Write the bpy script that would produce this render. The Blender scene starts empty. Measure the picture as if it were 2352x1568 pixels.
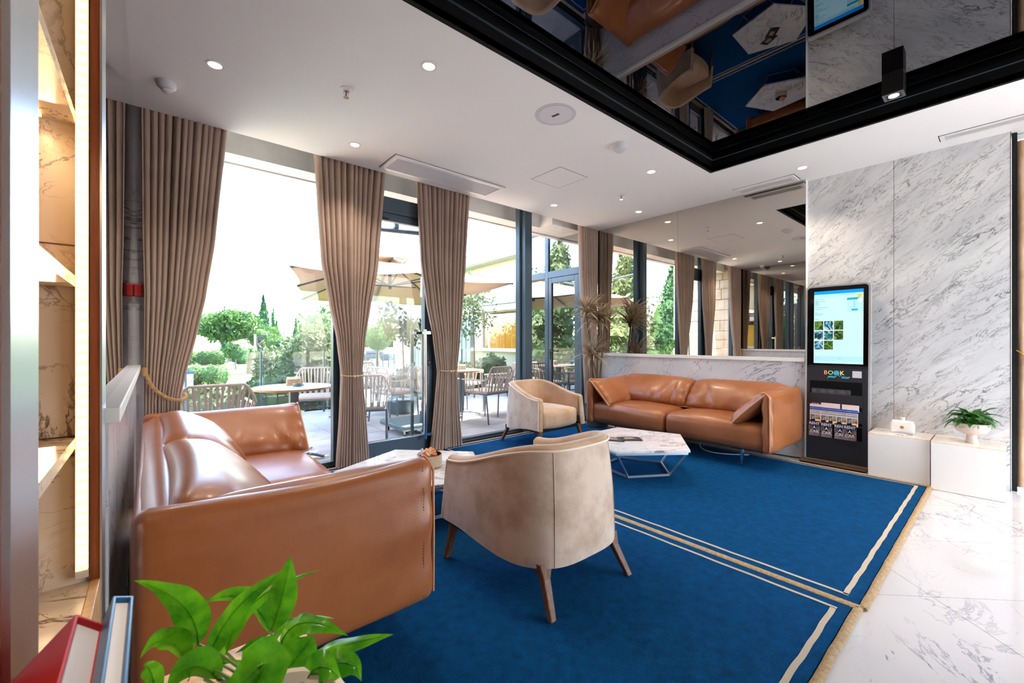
import bpy, bmesh, math, random
from mathutils import Vector, Matrix, noise
R = math.radians
sc = bpy.context.scene
# ------------------------------------------------------------------ camera, sky, sun, exposure
cam_d = bpy.data.cameras.new('camera'); cam = bpy.data.objects.new('camera', cam_d)
sc.collection.objects.link(cam); sc.camera = cam
cam.location = (0, 0, 1.2); cam.rotation_euler = (R(90), 0, R(-40.36))
cam_d.lens = 14.893; cam_d.sensor_width = 36; cam_d.clip_start = .02; cam_d.clip_end = 400
cam_d.dof.use_dof = True; cam_d.dof.focus_distance = 2.2; cam_d.dof.aperture_fstop = 9
world = bpy.data.worlds.new('sky'); sc.world = world; world.use_nodes = True
wn = world.node_tree; bg = wn.nodes['Background']
sky = wn.nodes.new('ShaderNodeTexSky'); sky.sky_type = 'NISHITA'; sky.sun_disc = False
sky.sun_elevation = R(55); sky.sun_rotation = R(80); sky.air_density = 1.1; sky.dust_density = 1.6
wn.links.new(sky.outputs[0], bg.inputs[0]); bg.inputs[1].default_value = .85
sun_d = bpy.data.lights.new('sun', 'SUN'); sun_d.energy = 13; sun_d.angle = R(.6); sun_d.color = (1, .95, .87)
sun = bpy.data.objects.new('sun', sun_d); sc.collection.objects.link(sun)
sun.rotation_euler = Vector((.62, .07, 1)).to_track_quat('Z', 'Y').to_euler()
def area(name, loc, sx, sy, e, col, rot=(0, 0, 0)):
    d = bpy.data.lights.new(name, 'AREA'); d.shape = 'RECTANGLE'; d.size = sx; d.size_y = sy; d.energy = e; d.color = col
    o = bpy.data.objects.new(name, d); o.location = loc; o.rotation_euler = rot; sc.collection.objects.link(o)
area('lobby_fill', (4.9, -2.3, 2.8), 3.0, 1.6, 36, (1, .96, .92))  # unseen fill lamps added behind the camera to brighten the room
area('lobby_fill', (6.8, -2.4, 2.8), 1.6, 2.0, 6, (1, .96, .92))
sc.view_settings.view_transform = 'Standard'; sc.view_settings.look = 'None'
sc.view_settings.gamma = 1; sc.view_settings.use_curve_mapping = False
sc.view_settings.exposure = 1.62
sc.cycles.use_denoising = True
sc.cycles.max_bounces = 14; sc.cycles.diffuse_bounces = 5; sc.cycles.glossy_bounces = 8
sc.cycles.transmission_bounces = 8; sc.cycles.transparent_max_bounces = 24
sc.cycles.caustics_reflective = False; sc.cycles.caustics_refractive = False
sc.cycles.sample_clamp_indirect = 6

# ------------------------------------------------------------------ helpers
rnd = random.Random(11)
COL = sc.collection
def lin(c):
    return tuple((v/255/12.92 if v/255 <= .04045 else ((v/255+.055)/1.055)**2.4) for v in c)
def S(r, g, b): return lin((r, g, b)) + (1,)
class MB:
    def __init__(s): s.v = []; s.f = []; s.m = []
    def add(s, vs, fs, mi=0):
        n = len(s.v); s.v += [tuple(v) for v in vs]; s.f += [tuple(i+n for i in f) for f in fs]; s.m += [mi]*len(fs); return s
    def box(s, x0, x1, y0, y1, z0, z1, rot=None, o=None, mi=0):
        vs = [Vector((x, y, z)) for z in (z0, z1) for y in (y0, y1) for x in (x0, x1)]
        if rot is not None:
            o = Vector(o) if o is not None else Vector(((x0+x1)/2, (y0+y1)/2, (z0+z1)/2))
            vs = [rot @ (v-o) + o for v in vs]
        return s.add(vs, [(0,2,3,1),(4,5,7,6),(0,1,5,4),(2,6,7,3),(0,4,6,2),(1,3,7,5)], mi)
    def prism(s, poly, z0, z1, mi=0):
        n = len(poly); vs = [(p[0], p[1], z0) for p in poly] + [(p[0], p[1], z1) for p in poly]
        fs = [tuple(range(n))[::-1], tuple(range(n, 2*n))] + [(i, (i+1) % n, n+(i+1) % n, n+i) for i in range(n)]
        return s.add(vs, fs, mi)
    def tube(s, pts, r, seg=8, closed=False, flat=None, mi=0):
        pts = [Vector(p) for p in pts]; n = len(pts); vs = []; prev = None
        for i, p in enumerate(pts):
            if closed: t = pts[(i+1) % n]-pts[i-1]
            else: t = pts[min(i+1, n-1)]-pts[max(i-1, 0)]
            t = t.normalized() if t.length > 1e-9 else Vector((0, 0, 1))
            if prev is None:
                a = Vector((0, 0, 1)) if abs(t.z) < .9 else Vector((0, 1, 0)); prev = t.cross(a).normalized()
            u = (prev - t*prev.dot(t)).normalized(); w = t.cross(u); prev = u
            rr = r[i] if isinstance(r, (list, tuple)) else r
            for k in range(seg):
                a = 2*math.pi*(k+.5)/seg; vs.append(p + (u*math.cos(a) + w*math.sin(a)*(flat or 1))*rr)
        fs = []
        for i in range(n if closed else n-1):
            j = (i+1) % n
            for k in range(seg): fs.append((i*seg+k, i*seg+(k+1) % seg, j*seg+(k+1) % seg, j*seg+k))
        if not closed: fs += [tuple(range(seg))[::-1], tuple((n-1)*seg+k for k in range(seg))]
        return s.add(vs, fs, mi)
    def lathe(s, prof, seg=24, c=(0, 0, 0), mi=0, sy=1):
        vs = []; n = len(prof)
        for r, z in prof:
            for k in range(seg):
                a = 2*math.pi*k/seg; vs.append((c[0]+r*math.cos(a), c[1]+r*math.sin(a)*sy, c[2]+z))
        fs = [(i*seg+k, i*seg+(k+1) % seg, (i+1)*seg+(k+1) % seg, (i+1)*seg+k) for i in range(n-1) for k in range(seg)]
        if prof[0][0] > 1e-6: fs.append(tuple(range(seg))[::-1])
        if prof[-1][0] > 1e-6: fs.append(tuple((n-1)*seg+k for k in range(seg)))
        return s.add(vs, fs, mi)
    def grid(s, fn, nu, nv, mi=0, wrapu=False):
        vs = [fn(i/nu, j/nv) for j in range(nv+1) for i in range(nu+1)]; w = nu+1
        return s.add(vs, [(j*w+i, j*w+i+1, (j+1)*w+i+1, (j+1)*w+i) for j in range(nv) for i in range(nu)], mi)
    def build(s, name, mats, parent=None, smooth=False, bevel=0, merge=False, solid=0, sharp=40, seg=2):
        me = bpy.data.meshes.new(name); me.from_pydata(s.v, [], s.f)
        if not isinstance(mats, (list, tuple)): mats = [mats]
        for m in mats: me.materials.append(m)
        if len(mats) > 1:
            for p, k in zip(me.polygons, s.m): p.material_index = k
        if merge or smooth or bevel:
            b = bmesh.new(); b.from_mesh(me)
            if merge: bmesh.ops.remove_doubles(b, verts=b.verts, dist=1e-5)
            bmesh.ops.recalc_face_normals(b, faces=b.faces); b.to_mesh(me); b.free()
        me.update()
        if smooth:
            me.polygons.foreach_set('use_smooth', [True]*len(me.polygons)); me.set_sharp_from_angle(angle=R(sharp))
        o = bpy.data.objects.new(name, me); COL.objects.link(o)
        if parent is not None: o.parent = parent
        if solid:
            md = o.modifiers.new('thick', 'SOLIDIFY'); md.thickness = solid; md.offset = 0
        if bevel:
            md = o.modifiers.new('bevel', 'BEVEL'); md.width = bevel; md.segments = seg; md.limit_method = 'ANGLE'; md.angle_limit = R(30)
        return o
def tag(o, label=None, cat=None, group=None, kind=None):
    if label: o['label'] = label
    if cat: o['category'] = cat
    if group: o['group'] = group
    if kind: o['kind'] = kind
    return o
def thing(name, label, cat, loc=(0, 0, 0), rz=0, group=None):
    o = bpy.data.objects.new(name, None); COL.objects.link(o); o.location = loc; o.rotation_euler = (0, 0, rz)
    o.empty_display_size = .05
    return tag(o, label, cat, group)
def struct(o): o['kind'] = 'structure'; return o
CH = {}
def kids(o): return [c for c in COL.objects if c.parent == o]
def copy_tree(o, parent=None, allk=None):
    c = o.copy(); COL.objects.link(c); c.parent = parent
    for k in kids(o): copy_tree(k, c)
    return c
def softbox(mb, x0, x1, y0, y1, z0, z1, r=.03, bulge=(0, 0, 0), n=10, fn=None, mi=0):
    hx, hy, hz = (x1-x0)/2, (y1-y0)/2, (z1-z0)/2; c = Vector(((x0+x1)/2, (y0+y1)/2, (z0+z1)/2)); h = (hx, hy, hz)
    def coords(hh):
        a = []; rr = min(r, hh)
        for k in range(5): a.append(-hh + rr*(1-math.cos(k/4*math.pi/2)))
        m = [-(hh-rr) + 2*(hh-rr)*k/n for k in range(1, n)]
        return a + m + [-v for v in a[::-1]]
    cs = [coords(v) for v in h]; idx = {}; vs = []; fs = []
    def vert(p):
        key = (round(p[0], 5), round(p[1], 5), round(p[2], 5))
        if key in idx: return idx[key]
        q = [max(-(h[i]-min(r, h[i])), min(h[i]-min(r, h[i]), p[i])) for i in range(3)]
        d = Vector(p)-Vector(q)
        if d.length > 1e-7: d = d.normalized()*r
        w = Vector(q)+d
        u = [w[i]/h[i] for i in range(3)]
        e = Vector([math.copysign(1, u[i])*abs(u[i])**3*bulge[i]*(1-u[(i+1) % 3]**2)*(1-u[(i+2) % 3]**2) for i in range(3)])
        w = w+e+c
        if fn: w = Vector(fn(w, u))
        idx[key] = len(vs); vs.append(w); return idx[key]
    for ax in range(3):
        a, b = (ax+1) % 3, (ax+2) % 3
        for sg in (-1, 1):
            for i in range(len(cs[a])-1):
                for j in range(len(cs[b])-1):
                    f = []
                    for (ii, jj) in ((i, j), (i+1, j), (i+1, j+1), (i, j+1)):
                        p = [0, 0, 0]; p[ax] = sg*h[ax]; p[a] = cs[a][ii]; p[b] = cs[b][jj]; f.append(vert(p))
                    if sg < 0: f = f[::-1]
                    if len(set(f)) >= 3: fs.append(tuple(dict.fromkeys(f)))
    return mb.add(vs, fs, mi)

# ------------------------------------------------------------------ materials
def newmat(name):
    m = bpy.data.materials.new(name); m.use_nodes = True; t = m.node_tree
    return m, t.nodes, t.links, t.nodes['Principled BSDF']
def N(nodes, typ, **kw):
    n = nodes.new('ShaderNode'+typ)
    for k, v in kw.items():
        if k in n.inputs: n.inputs[k].default_value = v
        else: setattr(n, k, v)
    return n
def basic(name, col, rough=.5, metal=0, c2=None, scale=8, bump=0, bscale=60, spec=.5, sheen=0, coat=0, stretch=(1, 1, 1), emit=None, es=0, lo=.35, hi=.65):
    m, n, l, p = newmat(name)
    p.inputs['Base Color'].default_value = col; p.inputs['Roughness'].default_value = rough; p.inputs['Metallic'].default_value = metal
    p.inputs['Specular IOR Level'].default_value = spec
    if sheen: p.inputs['Sheen Weight'].default_value = sheen; p.inputs['Sheen Roughness'].default_value = .4
    if coat: p.inputs['Coat Weight'].default_value = coat; p.inputs['Coat Roughness'].default_value = .15
    tc = N(n, 'TexCoord'); mp = N(n, 'Mapping'); mp.inputs['Scale'].default_value = stretch; l.new(tc.outputs['Object'], mp.inputs[0])
    if c2:
        nz = N(n, 'TexNoise', Scale=scale, Detail=6, Roughness=.6); l.new(mp.outputs[0], nz.inputs['Vector'])
        cr = N(n, 'ValToRGB'); l.new(nz.outputs['Fac'], cr.inputs[0])
        cr.color_ramp.elements[0].position = lo; cr.color_ramp.elements[1].position = hi
        cr.color_ramp.elements[0].color = col; cr.color_ramp.elements[1].color = c2; l.new(cr.outputs[0], p.inputs['Base Color'])
    if bump:
        nb = N(n, 'TexNoise', Scale=bscale, Detail=5); l.new(mp.outputs[0], nb.inputs['Vector'])
        b = N(n, 'Bump', Strength=bump, Distance=.01); l.new(nb.outputs['Fac'], b.inputs['Height']); l.new(b.outputs[0], p.inputs['Normal'])
    if emit: p.inputs['Emission Color'].default_value = emit; p.inputs['Emission Strength'].default_value = es
    return m
def marble(name, base, vein, rot, scale, w=.03, w2=.05, mscale=1.2, rough=.2, cloud=None, mlo=.42, mhi=.6, sc2=2.6, dist=.9, det=9):
    m, n, l, p = newmat(name); p.inputs['Roughness'].default_value = rough
    tc = N(n, 'TexCoord'); mp0 = N(n, 'Mapping'); mp0.inputs['Rotation'].default_value = rot; l.new(tc.outputs['Object'], mp0.inputs[0])
    mp = N(n, 'Mapping'); mp.inputs['Scale'].default_value = scale; l.new(mp0.outputs[0], mp.inputs[0])
    cur = None
    def layer(s, width, ms, lo, hi, off):
        o = N(n, 'Mapping'); o.inputs['Location'].default_value = (off, off*1.7, off*.6); l.new(mp.outputs[0], o.inputs[0])
        nz = N(n, 'TexNoise', Scale=s, Detail=det, Roughness=.62, Distortion=dist); l.new(o.outputs[0], nz.inputs['Vector'])
        a = N(n, 'Math', operation='SUBTRACT'); l.new(nz.outputs['Fac'], a.inputs[0]); a.inputs[1].default_value = .5
        b = N(n, 'Math', operation='ABSOLUTE'); l.new(a.outputs[0], b.inputs[0])
        c = N(n, 'MapRange'); l.new(b.outputs[0], c.inputs[0]); c.inputs[1].default_value = 0; c.inputs[2].default_value = width; c.inputs[3].default_value = 1; c.inputs[4].default_value = 0
        mk = N(n, 'TexNoise', Scale=ms, Detail=3); l.new(o.outputs[0], mk.inputs['Vector'])
        d = N(n, 'MapRange'); l.new(mk.outputs['Fac'], d.inputs[0]); d.inputs[1].default_value = lo; d.inputs[2].default_value = hi
        e = N(n, 'Math', operation='MULTIPLY'); l.new(c.outputs[0], e.inputs[0]); l.new(d.outputs[0], e.inputs[1]); return e
    a = layer(1.6, w, mscale, mlo, mhi, 0); b = layer(1.6*sc2, w2, mscale*1.6, mlo+.03, mhi+.05, 7.3)
    mx = N(n, 'Math', operation='MAXIMUM'); l.new(a.outputs[0], mx.inputs[0]); l.new(b.outputs[0], mx.inputs[1])
    cl = N(n, 'TexNoise', Scale=1.4, Detail=5); l.new(mp.outputs[0], cl.inputs['Vector'])
    cr = N(n, 'ValToRGB'); l.new(cl.outputs['Fac'], cr.inputs[0]); cr.color_ramp.elements[0].position = .38; cr.color_ramp.elements[1].position = .62
    cr.color_ramp.elements[0].color = cloud or base; cr.color_ramp.elements[1].color = base
    mix = N(n, 'Mix', data_type='RGBA'); l.new(mx.outputs[0], mix.inputs[0]); l.new(cr.outputs[0], mix.inputs[6]); mix.inputs[7].default_value = vein
    l.new(mix.outputs[2], p.inputs['Base Color']); return m
def glassmat(name, tint=(1, 1, 1, 1), refl=.025, gcol=(1, 1, 1, 1)):
    m, n, l, p = newmat(name); n.remove(p); out = n['Material Output']
    t = N(n, 'BsdfTransparent'); t.inputs[0].default_value = tint
    g = N(n, 'BsdfGlossy'); g.inputs['Roughness'].default_value = 0; g.inputs[0].default_value = gcol
    fr = N(n, 'LayerWeight'); fr.inputs[0].default_value = .5
    pw = N(n, 'Math', operation='POWER'); l.new(fr.outputs['Facing'], pw.inputs[0]); pw.inputs[1].default_value = 5
    ad = N(n, 'Math', operation='ADD'); l.new(pw.outputs[0], ad.inputs[0]); ad.inputs[1].default_value = refl; ad.use_clamp = True
    mx = N(n, 'MixShader'); l.new(ad.outputs[0], mx.inputs[0]); l.new(t.outputs[0], mx.inputs[1]); l.new(g.outputs[0], mx.inputs[2])
    l.new(mx.outputs[0], out.inputs[0]); return m
def leafmat(name, c1, c2, rough=.35, trans=.35, scale=5):
    m = basic(name, c1, rough, c2=c2, scale=scale)
    t = m.node_tree; n = t.nodes; l = t.links; p = n['Principled BSDF']
    tr = N(n, 'BsdfTranslucent'); mx = N(n, 'MixShader'); mx.inputs[0].default_value = trans
    src = p.inputs['Base Color'].links[0].from_socket; l.new(src, tr.inputs[0])
    l.new(p.outputs[0], mx.inputs[1]); l.new(tr.outputs[0], mx.inputs[2]); l.new(mx.outputs[0], n['Material Output'].inputs[0]); return m
K = {}
K['ceil'] = basic('ceiling_paint', S(246, 245, 242), .85, bump=.03, bscale=300)
K['white'] = basic('white_lacquer', S(240, 238, 236), .35)
K['whitepl'] = basic('white_plastic', S(214, 212, 218), .4)
K['mirror'] = basic('bronze_mirror', (.62, .575, .52, 1), .0, 1)
K['mirror2'] = basic('dusty_mirror', (.55, .53, .50, 1), .0, 1)
K['blackglass'] = basic('black_gloss_ceiling', (.13, .13, .145, 1), .01, 1)
K['black'] = basic('black_paint', S(8, 8, 10), .6, spec=.15)
K['blackm'] = basic('black_metal', S(20, 20, 22), .45, .3)
K['frame'] = basic('anthracite_frame', S(66, 84, 98), .38, .25)
K['glass'] = glassmat('window_glass')
K['vglass'] = glassmat('vestibule_glass', (.35, .45, .5, 1), .38)
K['clearglass'] = glassmat('balustrade_glass', (.93, .97, .95, 1), .05)
K['leather'] = basic('tan_leather', S(170, 103, 58), .36, c2=S(150, 86, 46), scale=3.2, bump=.07, bscale=220, spec=.6, coat=.12)
K['lpipe'] = basic('tan_leather_piping', S(204, 144, 98), .45)
K['stitch'] = basic('dark_stitch', S(96, 52, 24), .6)
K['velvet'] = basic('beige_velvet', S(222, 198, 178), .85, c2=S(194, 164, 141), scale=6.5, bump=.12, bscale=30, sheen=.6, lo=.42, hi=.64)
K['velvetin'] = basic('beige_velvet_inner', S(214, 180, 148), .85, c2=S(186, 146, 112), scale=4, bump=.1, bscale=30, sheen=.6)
K['piping'] = basic('cream_piping', S(246, 228, 210), .8)
K['walnut'] = basic('walnut', S(132, 84, 56), .55, c2=S(96, 58, 38), scale=6, stretch=(14, 14, 1.2))
K['redwood'] = basic('red_brown_wood', S(140, 72, 36), .35, c2=S(104, 48, 24), scale=5, stretch=(16, 16, .8))
K['oak'] = basic('pale_oak', S(228, 186, 138), .42, c2=S(206, 158, 108), scale=4, stretch=(1.2, 14, 8))
K['steel'] = basic('brushed_steel', S(210, 218, 224), .32, 1, bump=.04, bscale=200, stretch=(40, 40, .5))
K['chrome'] = basic('chrome', (.75, .76, .78, 1), .08, 1)
K['curtain'] = basic('taupe_curtain', S(178, 156, 142), .9, c2=S(166, 144, 131), scale=3, bump=.04, bscale=400, sheen=.25)
K['rope'] = basic('jute_rope', S(196, 160, 116), .85, c2=S(168, 130, 88), scale=30)
K['bead'] = basic('cream_bead', S(214, 190, 160), .6)
K['rug'] = basic('blue_carpet', S(0, 82, 136), .95, c2=S(0, 64, 110), scale=22, bump=.9, bscale=260, spec=.1, lo=.3, hi=.7)
K['rugline'] = basic('cream_carpet_line', S(206, 190, 168), .95, bump=.6, bscale=240, spec=.1)
K['binding'] = basic('beige_rug_binding', S(206, 178, 142), .95, c2=S(176, 146, 108), scale=60, bump=.8, bscale=200, spec=.1)
K['wallmarble'] = marble('grey_veined_marble', S(226, 224, 224), S(88, 88, 96), (R(42), 0, 0), (1.4, 1.2, 5.2), .013, .022, 1.1, .18, cloud=S(206, 205, 208), mlo=.38, mhi=.62, sc2=2.2)
K['wainmarble'] = marble('white_wainscot_marble', S(224, 224, 230), S(120, 122, 132), (R(35), 0, 0), (1, .9, 1.5), .012, .008, .9, .12, cloud=S(214, 215, 223), mlo=.4, mhi=.55, sc2=2.0)
K['nichemarble'] = marble('beige_niche_marble', S(222, 204, 184), S(92, 66, 50), (0, R(20), 0), (1.8, 1.8, 1.8), .018, .012, 2, .25, cloud=S(206, 182, 158))
K['tablemarble'] = marble('table_marble', S(238, 236, 236), S(136, 134, 140), (0, 0, R(30)), (1.5, 4.2, 1), .024, .02, 1.6, .08, cloud=S(226, 224, 226))
K['tile'] = marble('floor_marble_tile', S(216, 210, 208), S(130, 132, 148), (0, 0, R(-20)), (.8, 1.6, 1), .012, .008, .8, .07, cloud=S(208, 204, 204), mlo=.5, mhi=.62)
K['grout'] = basic('floor_grout', S(150, 142, 136), .8)
K['concrete'] = basic('white_concrete', S(226, 226, 224), .85, c2=S(204, 206, 206), scale=2, bump=.2, bscale=60)
K['stone'] = basic('limestone', S(214, 200, 178), .9, c2=S(190, 172, 146), scale=6, bump=.5, bscale=20)
K['terrace'] = basic('terrace_stone', S(190, 186, 184), .8, c2=S(172, 168, 166), scale=3, bump=.1, bscale=40)
K['red'] = basic('red_plastic', S(190, 18, 24), .35)
K['bookred'] = basic('red_book_cloth', S(176, 6, 14), .55)
K['booktealc'] = basic('teal_book_cloth', S(8, 84, 128), .35)
K['paper'] = basic('book_paper', S(226, 218, 212), .8)
K['kioskdark'] = basic('kiosk_navy', S(34, 38, 46), .4)
K['kioskglass'] = basic('kiosk_black_glass', S(6, 7, 9), .04)
K['alu'] = basic('kiosk_aluminium', S(226, 228, 232), .25, .7)
K['brown'] = basic('kiosk_base_bronze', S(104, 84, 66), .4, .4)
K['ceramic'] = basic('glazed_bowl', S(206, 188, 164), .25, c2=S(184, 160, 130), scale=12, coat=.4)
K['plantbowl'] = basic('blush_ceramic', S(222, 204, 192), .4)
K['shell'] = basic('sea_shell', S(236, 160, 96), .4, c2=S(244, 232, 222), scale=22, lo=.45, hi=.6)
K['shell2'] = basic('pale_shell', S(232, 204, 170), .4)
K['lily'] = leafmat('peace_lily_leaf', S(56, 140, 20), S(126, 204, 36), .2, .55, 26)
K['lilystem'] = basic('leaf_stalk', S(86, 120, 50), .5)
K['leafdark'] = leafmat('dark_leaf', S(40, 96, 36), S(62, 122, 40), .4, .25)
K['fern'] = leafmat('fern_green', S(70, 140, 40), S(104, 168, 60), .6, .3)
K['drac'] = leafmat('dracaena_leaf', S(146, 150, 118), S(184, 150, 126), .45, .15, 14)
K['dracstem'] = basic('dracaena_cane', S(120, 96, 70), .8, c2=S(90, 72, 52), scale=20)
K['soil'] = basic('potting_soil', S(50, 38, 30), .95)
K['pot'] = basic('grey_pot', S(70, 68, 68), .6)
K['grass'] = basic('lawn', S(66, 98, 22), .95, c2=S(82, 112, 34), scale=1.2, bump=.3, bscale=20)
K['road'] = basic('asphalt', S(128, 128, 132), .9)
K['foliage'] = leafmat('tree_foliage', S(40, 74, 32), S(76, 112, 46), .7, .35, .6)
K['foliage2'] = leafmat('olive_foliage', S(62, 80, 46), S(102, 116, 72), .6, .3, .8)
K['cypress'] = leafmat('cypress_foliage', S(34, 74, 50), S(58, 104, 62), .8, .2, .7)
K['bark'] = basic('bark', S(140, 112, 88), .9, c2=S(104, 82, 62), scale=9)
K['canvas'] = basic('parasol_canvas', S(196, 170, 146), .85)
t_ = K['canvas'].node_tree; tr_ = N(t_.nodes, 'BsdfTranslucent'); tr_.inputs[0].default_value = S(222, 190, 160)
mx_ = N(t_.nodes, 'MixShader'); mx_.inputs[0].default_value = .12
t_.links.new(t_.nodes['Principled BSDF'].outputs[0], mx_.inputs[1]); t_.links.new(tr_.outputs[0], mx_.inputs[2]); t_.links.new(mx_.outputs[0], t_.nodes['Material Output'].inputs[0])
K['slate'] = basic('parasol_metal', S(86, 100, 110), .4, .5)
K['strap'] = basic('woven_rope', S(182, 170, 160), .8)
K['chairmetal'] = basic('chair_metal', S(110, 118, 124), .4, .5)
K['tabletop'] = basic('outdoor_table_top', S(130, 136, 150), .35, c2=S(110, 116, 130), scale=4, stretch=(1, 10, 1))
K['tableedge'] = basic('outdoor_table_edge', S(206, 140, 84), .5)
K['cream'] = basic('cream_render', S(208, 194, 166), .9)
K['fascia'] = basic('pale_fascia', S(164, 168, 158), .7)
K['yellow'] = basic('yellow_curtain', S(236, 168, 42), .85, emit=S(236, 150, 42), es=.08, c2=S(190, 128, 40), scale=5, stretch=(1, 12, .3))  # slight glow added to the cloth to brighten it
K['yellowp'] = basic('yellow_panel', S(252, 190, 60), .7, emit=S(252, 190, 60), es=.22)  # glow added so the shaded panel looks lit from inside
K['ochre'] = basic('ochre_relief', S(206, 150, 30), .7)
K['zinc'] = basic('zinc_tub', S(96, 112, 118), .45, .6)
K['grille'] = basic('grille_white', S(226, 224, 226), .5)
K['dark'] = basic('dark_gap', S(58, 50, 48), .8)
K['warm'] = basic('lamp_glow', S(255, 240, 220), .5, emit=(1, .72, .40, 1), es=3.2)
K['led'] = basic('led_strip', S(255, 230, 180), .5, emit=(1, .62, .22, 1), es=.85)
def emi(name, c, s): return basic(name, S(*c), .3, emit=S(*c), es=s)
K['screen'] = emi('screen_pale', (178, 228, 240), .22)
K['screenblue'] = emi('screen_blue', (0, 140, 236), .22)
K['screenband'] = emi('screen_band', (160, 208, 218), .22)
K['screenteal'] = emi('screen_teal', (30, 150, 178), .22)
K['screenorange'] = emi('screen_orange', (224, 168, 60), .34)
K['screenwhite'] = emi('screen_white', (225, 245, 250), .24)
K['screenink'] = emi('screen_ink', (90, 150, 165), .25)
def photo(name, a, b, c, sc_):
    m, n, l, p = newmat(name); tc = N(n, 'TexCoord'); nz = N(n, 'TexNoise', Scale=sc_, Detail=5, Distortion=1.5); l.new(tc.outputs['Object'], nz.inputs['Vector'])
    cr = N(n, 'ValToRGB'); l.new(nz.outputs['Fac'], cr.inputs[0]); e = cr.color_ramp.elements; e[0].position = .38; e[0].color = a; e[1].position = .62; e[1].color = c
    x = e.new(.5); x.color = b; p.inputs['Base Color'].default_value = (0, 0, 0, 1); l.new(cr.outputs[0], p.inputs['Emission Color']); p.inputs['Emission Strength'].default_value = .3; return m
K['ph1'] = photo('river_picture', S(10, 40, 40), S(20, 130, 150), S(190, 220, 200), 26)
K['ph2'] = photo('forest_picture', S(10, 30, 14), S(60, 110, 40), S(120, 170, 70), 30)
K['ph3'] = photo('waterfall_picture', S(8, 50, 60), S(40, 150, 180), S(220, 240, 245), 22)

# ------------------------------------------------------------------ room shell
H = 2.876
XL, XR, YW = -.10, 5.15, 4.02
m = MB(); m.box(-1.6, 8, -4.2, 4.3, -.12, -.008)
floor = struct(m.build('floor', K['grout']))
def tilepoly(i, j):      # 0.6 x 1.2 slabs laid on the diagonal
    s0, s1 = 3.034/2**.5 + .6*i, 3.034/2**.5 + .6*(i+1); t0, t1 = 2.557/2**.5 + 1.2*j, 2.557/2**.5 + 1.2*(j+1); g = .0016; q = 2**.5
    P = [((s+t)/q, (s-t)/q) for s, t in ((s0+g, t0+g), (s1-g, t0+g), (s1-g, t1-g), (s0+g, t1-g))]
    return P
def clip(poly, ax, lim, sg):
    out = []
    for a, b in zip(poly, poly[1:]+poly[:1]):
        ia, ib = sg*(a[ax]-lim) <= 0, sg*(b[ax]-lim) <= 0
        if ia: out.append(a)
        if ia != ib:
            t = (lim-a[ax])/(b[ax]-a[ax]); out.append((a[0]+(b[0]-a[0])*t, a[1]+(b[1]-a[1])*t))
    return out
for i in range(-14, 12):
    for j in range(-8, 7):
        P = tilepoly(i, j)
        for ax, lim, sg in ((0, -1.5, -1), (0, 7.0, 1), (1, -3.9, -1), (1, 4.18, 1)):
            if P: P = clip(P, ax, lim, sg)
        if len(P) < 3: continue
        ar = abs(sum(a[0]*b[1]-b[0]*a[1] for a, b in zip(P, P[1:]+P[:1])))/2
        if ar < .01: continue
        P = P[::-1] if sum(a[0]*b[1]-b[0]*a[1] for a, b in zip(P, P[1:]+P[:1])) < 0 else P
        MB().prism(P, -.008, 0).build('tile', K['tile'], floor)
# ceiling around the recess
RX0, RX1, RY0, RY1, RZ = .35, 4.21, -2.6, 1.905, 3.022
m = MB()
for a in ((-1.6, RX0, -4.2, YW), (RX0, RX1, RY1, YW), (RX1, 7.1, -4.2, -.001), (RX1, 5.6, -.001, YW), (RX0, RX1, -4.2, RY0)): m.box(a[0], a[1], a[2], a[3], H, H+.04)
struct(m.build('ceiling', K['ceil']))
m = MB().box(-1.6, 5.6, YW, YW+.012, H, 3.1).box(-1.6, 7.1, -4.2, 4.32, 3.32, 3.4).box(-1.6, 5.6, YW, 4.32, 3.1, 3.32)  # includes an unseen slab above the ceiling, added to block the sky
struct(m.build('ceiling_pocket', K['ceil']))
# recess lining and black mirror ceiling
m = MB(); t = .03
m.box(RX0, RX1, RY1, RY1+t, H-.001, RZ+.05).box(RX1, RX1+t, RY0, RY1+t, H-.001, RZ+.05).box(RX0-t, RX0, RY0, RY1+t, H-.001, RZ+.05).box(RX0, RX1, RY0-t, RY0, H-.001, RZ+.05)
rec = struct(m.build('ceiling_recess', K['black']))
m = MB(); e = .012
m.box(RX0, RX1-e, RY1-e, RY1, H+.104, H+.108).box(RX1-e, RX1, RY0, RY1, H+.104, H+.108); m.build('trim_line', K['slate'], rec)
m = MB(); m.box(RX0, RX1, RY0, RY1, RZ, RZ+.01)
tag(m.build('mirror_ceiling', K['blackglass']), 'large black glass mirror panel set inside the ceiling recess', 'ceiling mirror')
# right wall: marble slabs, mirror, wainscot
m = MB().box(5.245, 5.4, -.0, 4.3, 0, 3.1); wr = struct(m.build('wall_right', K['ceil']))
for y0, y1 in ((.0, .6975), (.7005, 1.4)): MB().box(5.23, 5.246, y0, y1, 0, H).build('marble_slab', K['wallmarble'], wr)
m = MB().box(5.228, 5.25, -.004, 0, 0, H); m.build('edge_trim', K['slate'], wr)
m = MB().box(5.16, 5.23, 1.38, 4.18, 1.03, H).box(5.16, 5.24, 1.372, 1.38, 1.03, H); struct(m.build('wall_right_backing', K['ceil']))
t = thing('wall_mirror', 'bronze tinted wall mirror above the right-hand sofa reflecting the windows', 'mirror')
for y0, y1 in ((1.372, 2.769), (2.771, 4.16)): MB().box(5.15, 5.16, y0, y1, 1.031, H).build('mirror_panel', K['mirror'], t)
m = MB().box(5.13, 5.23, 1.372, 4.18, 0, .99); w = struct(m.build('wainscot_right', K['wainmarble']))
MB().box(5.10, 5.23, 1.367, 4.18, .99, 1.03).build('ledge', K['white'], w, bevel=.003)
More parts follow.
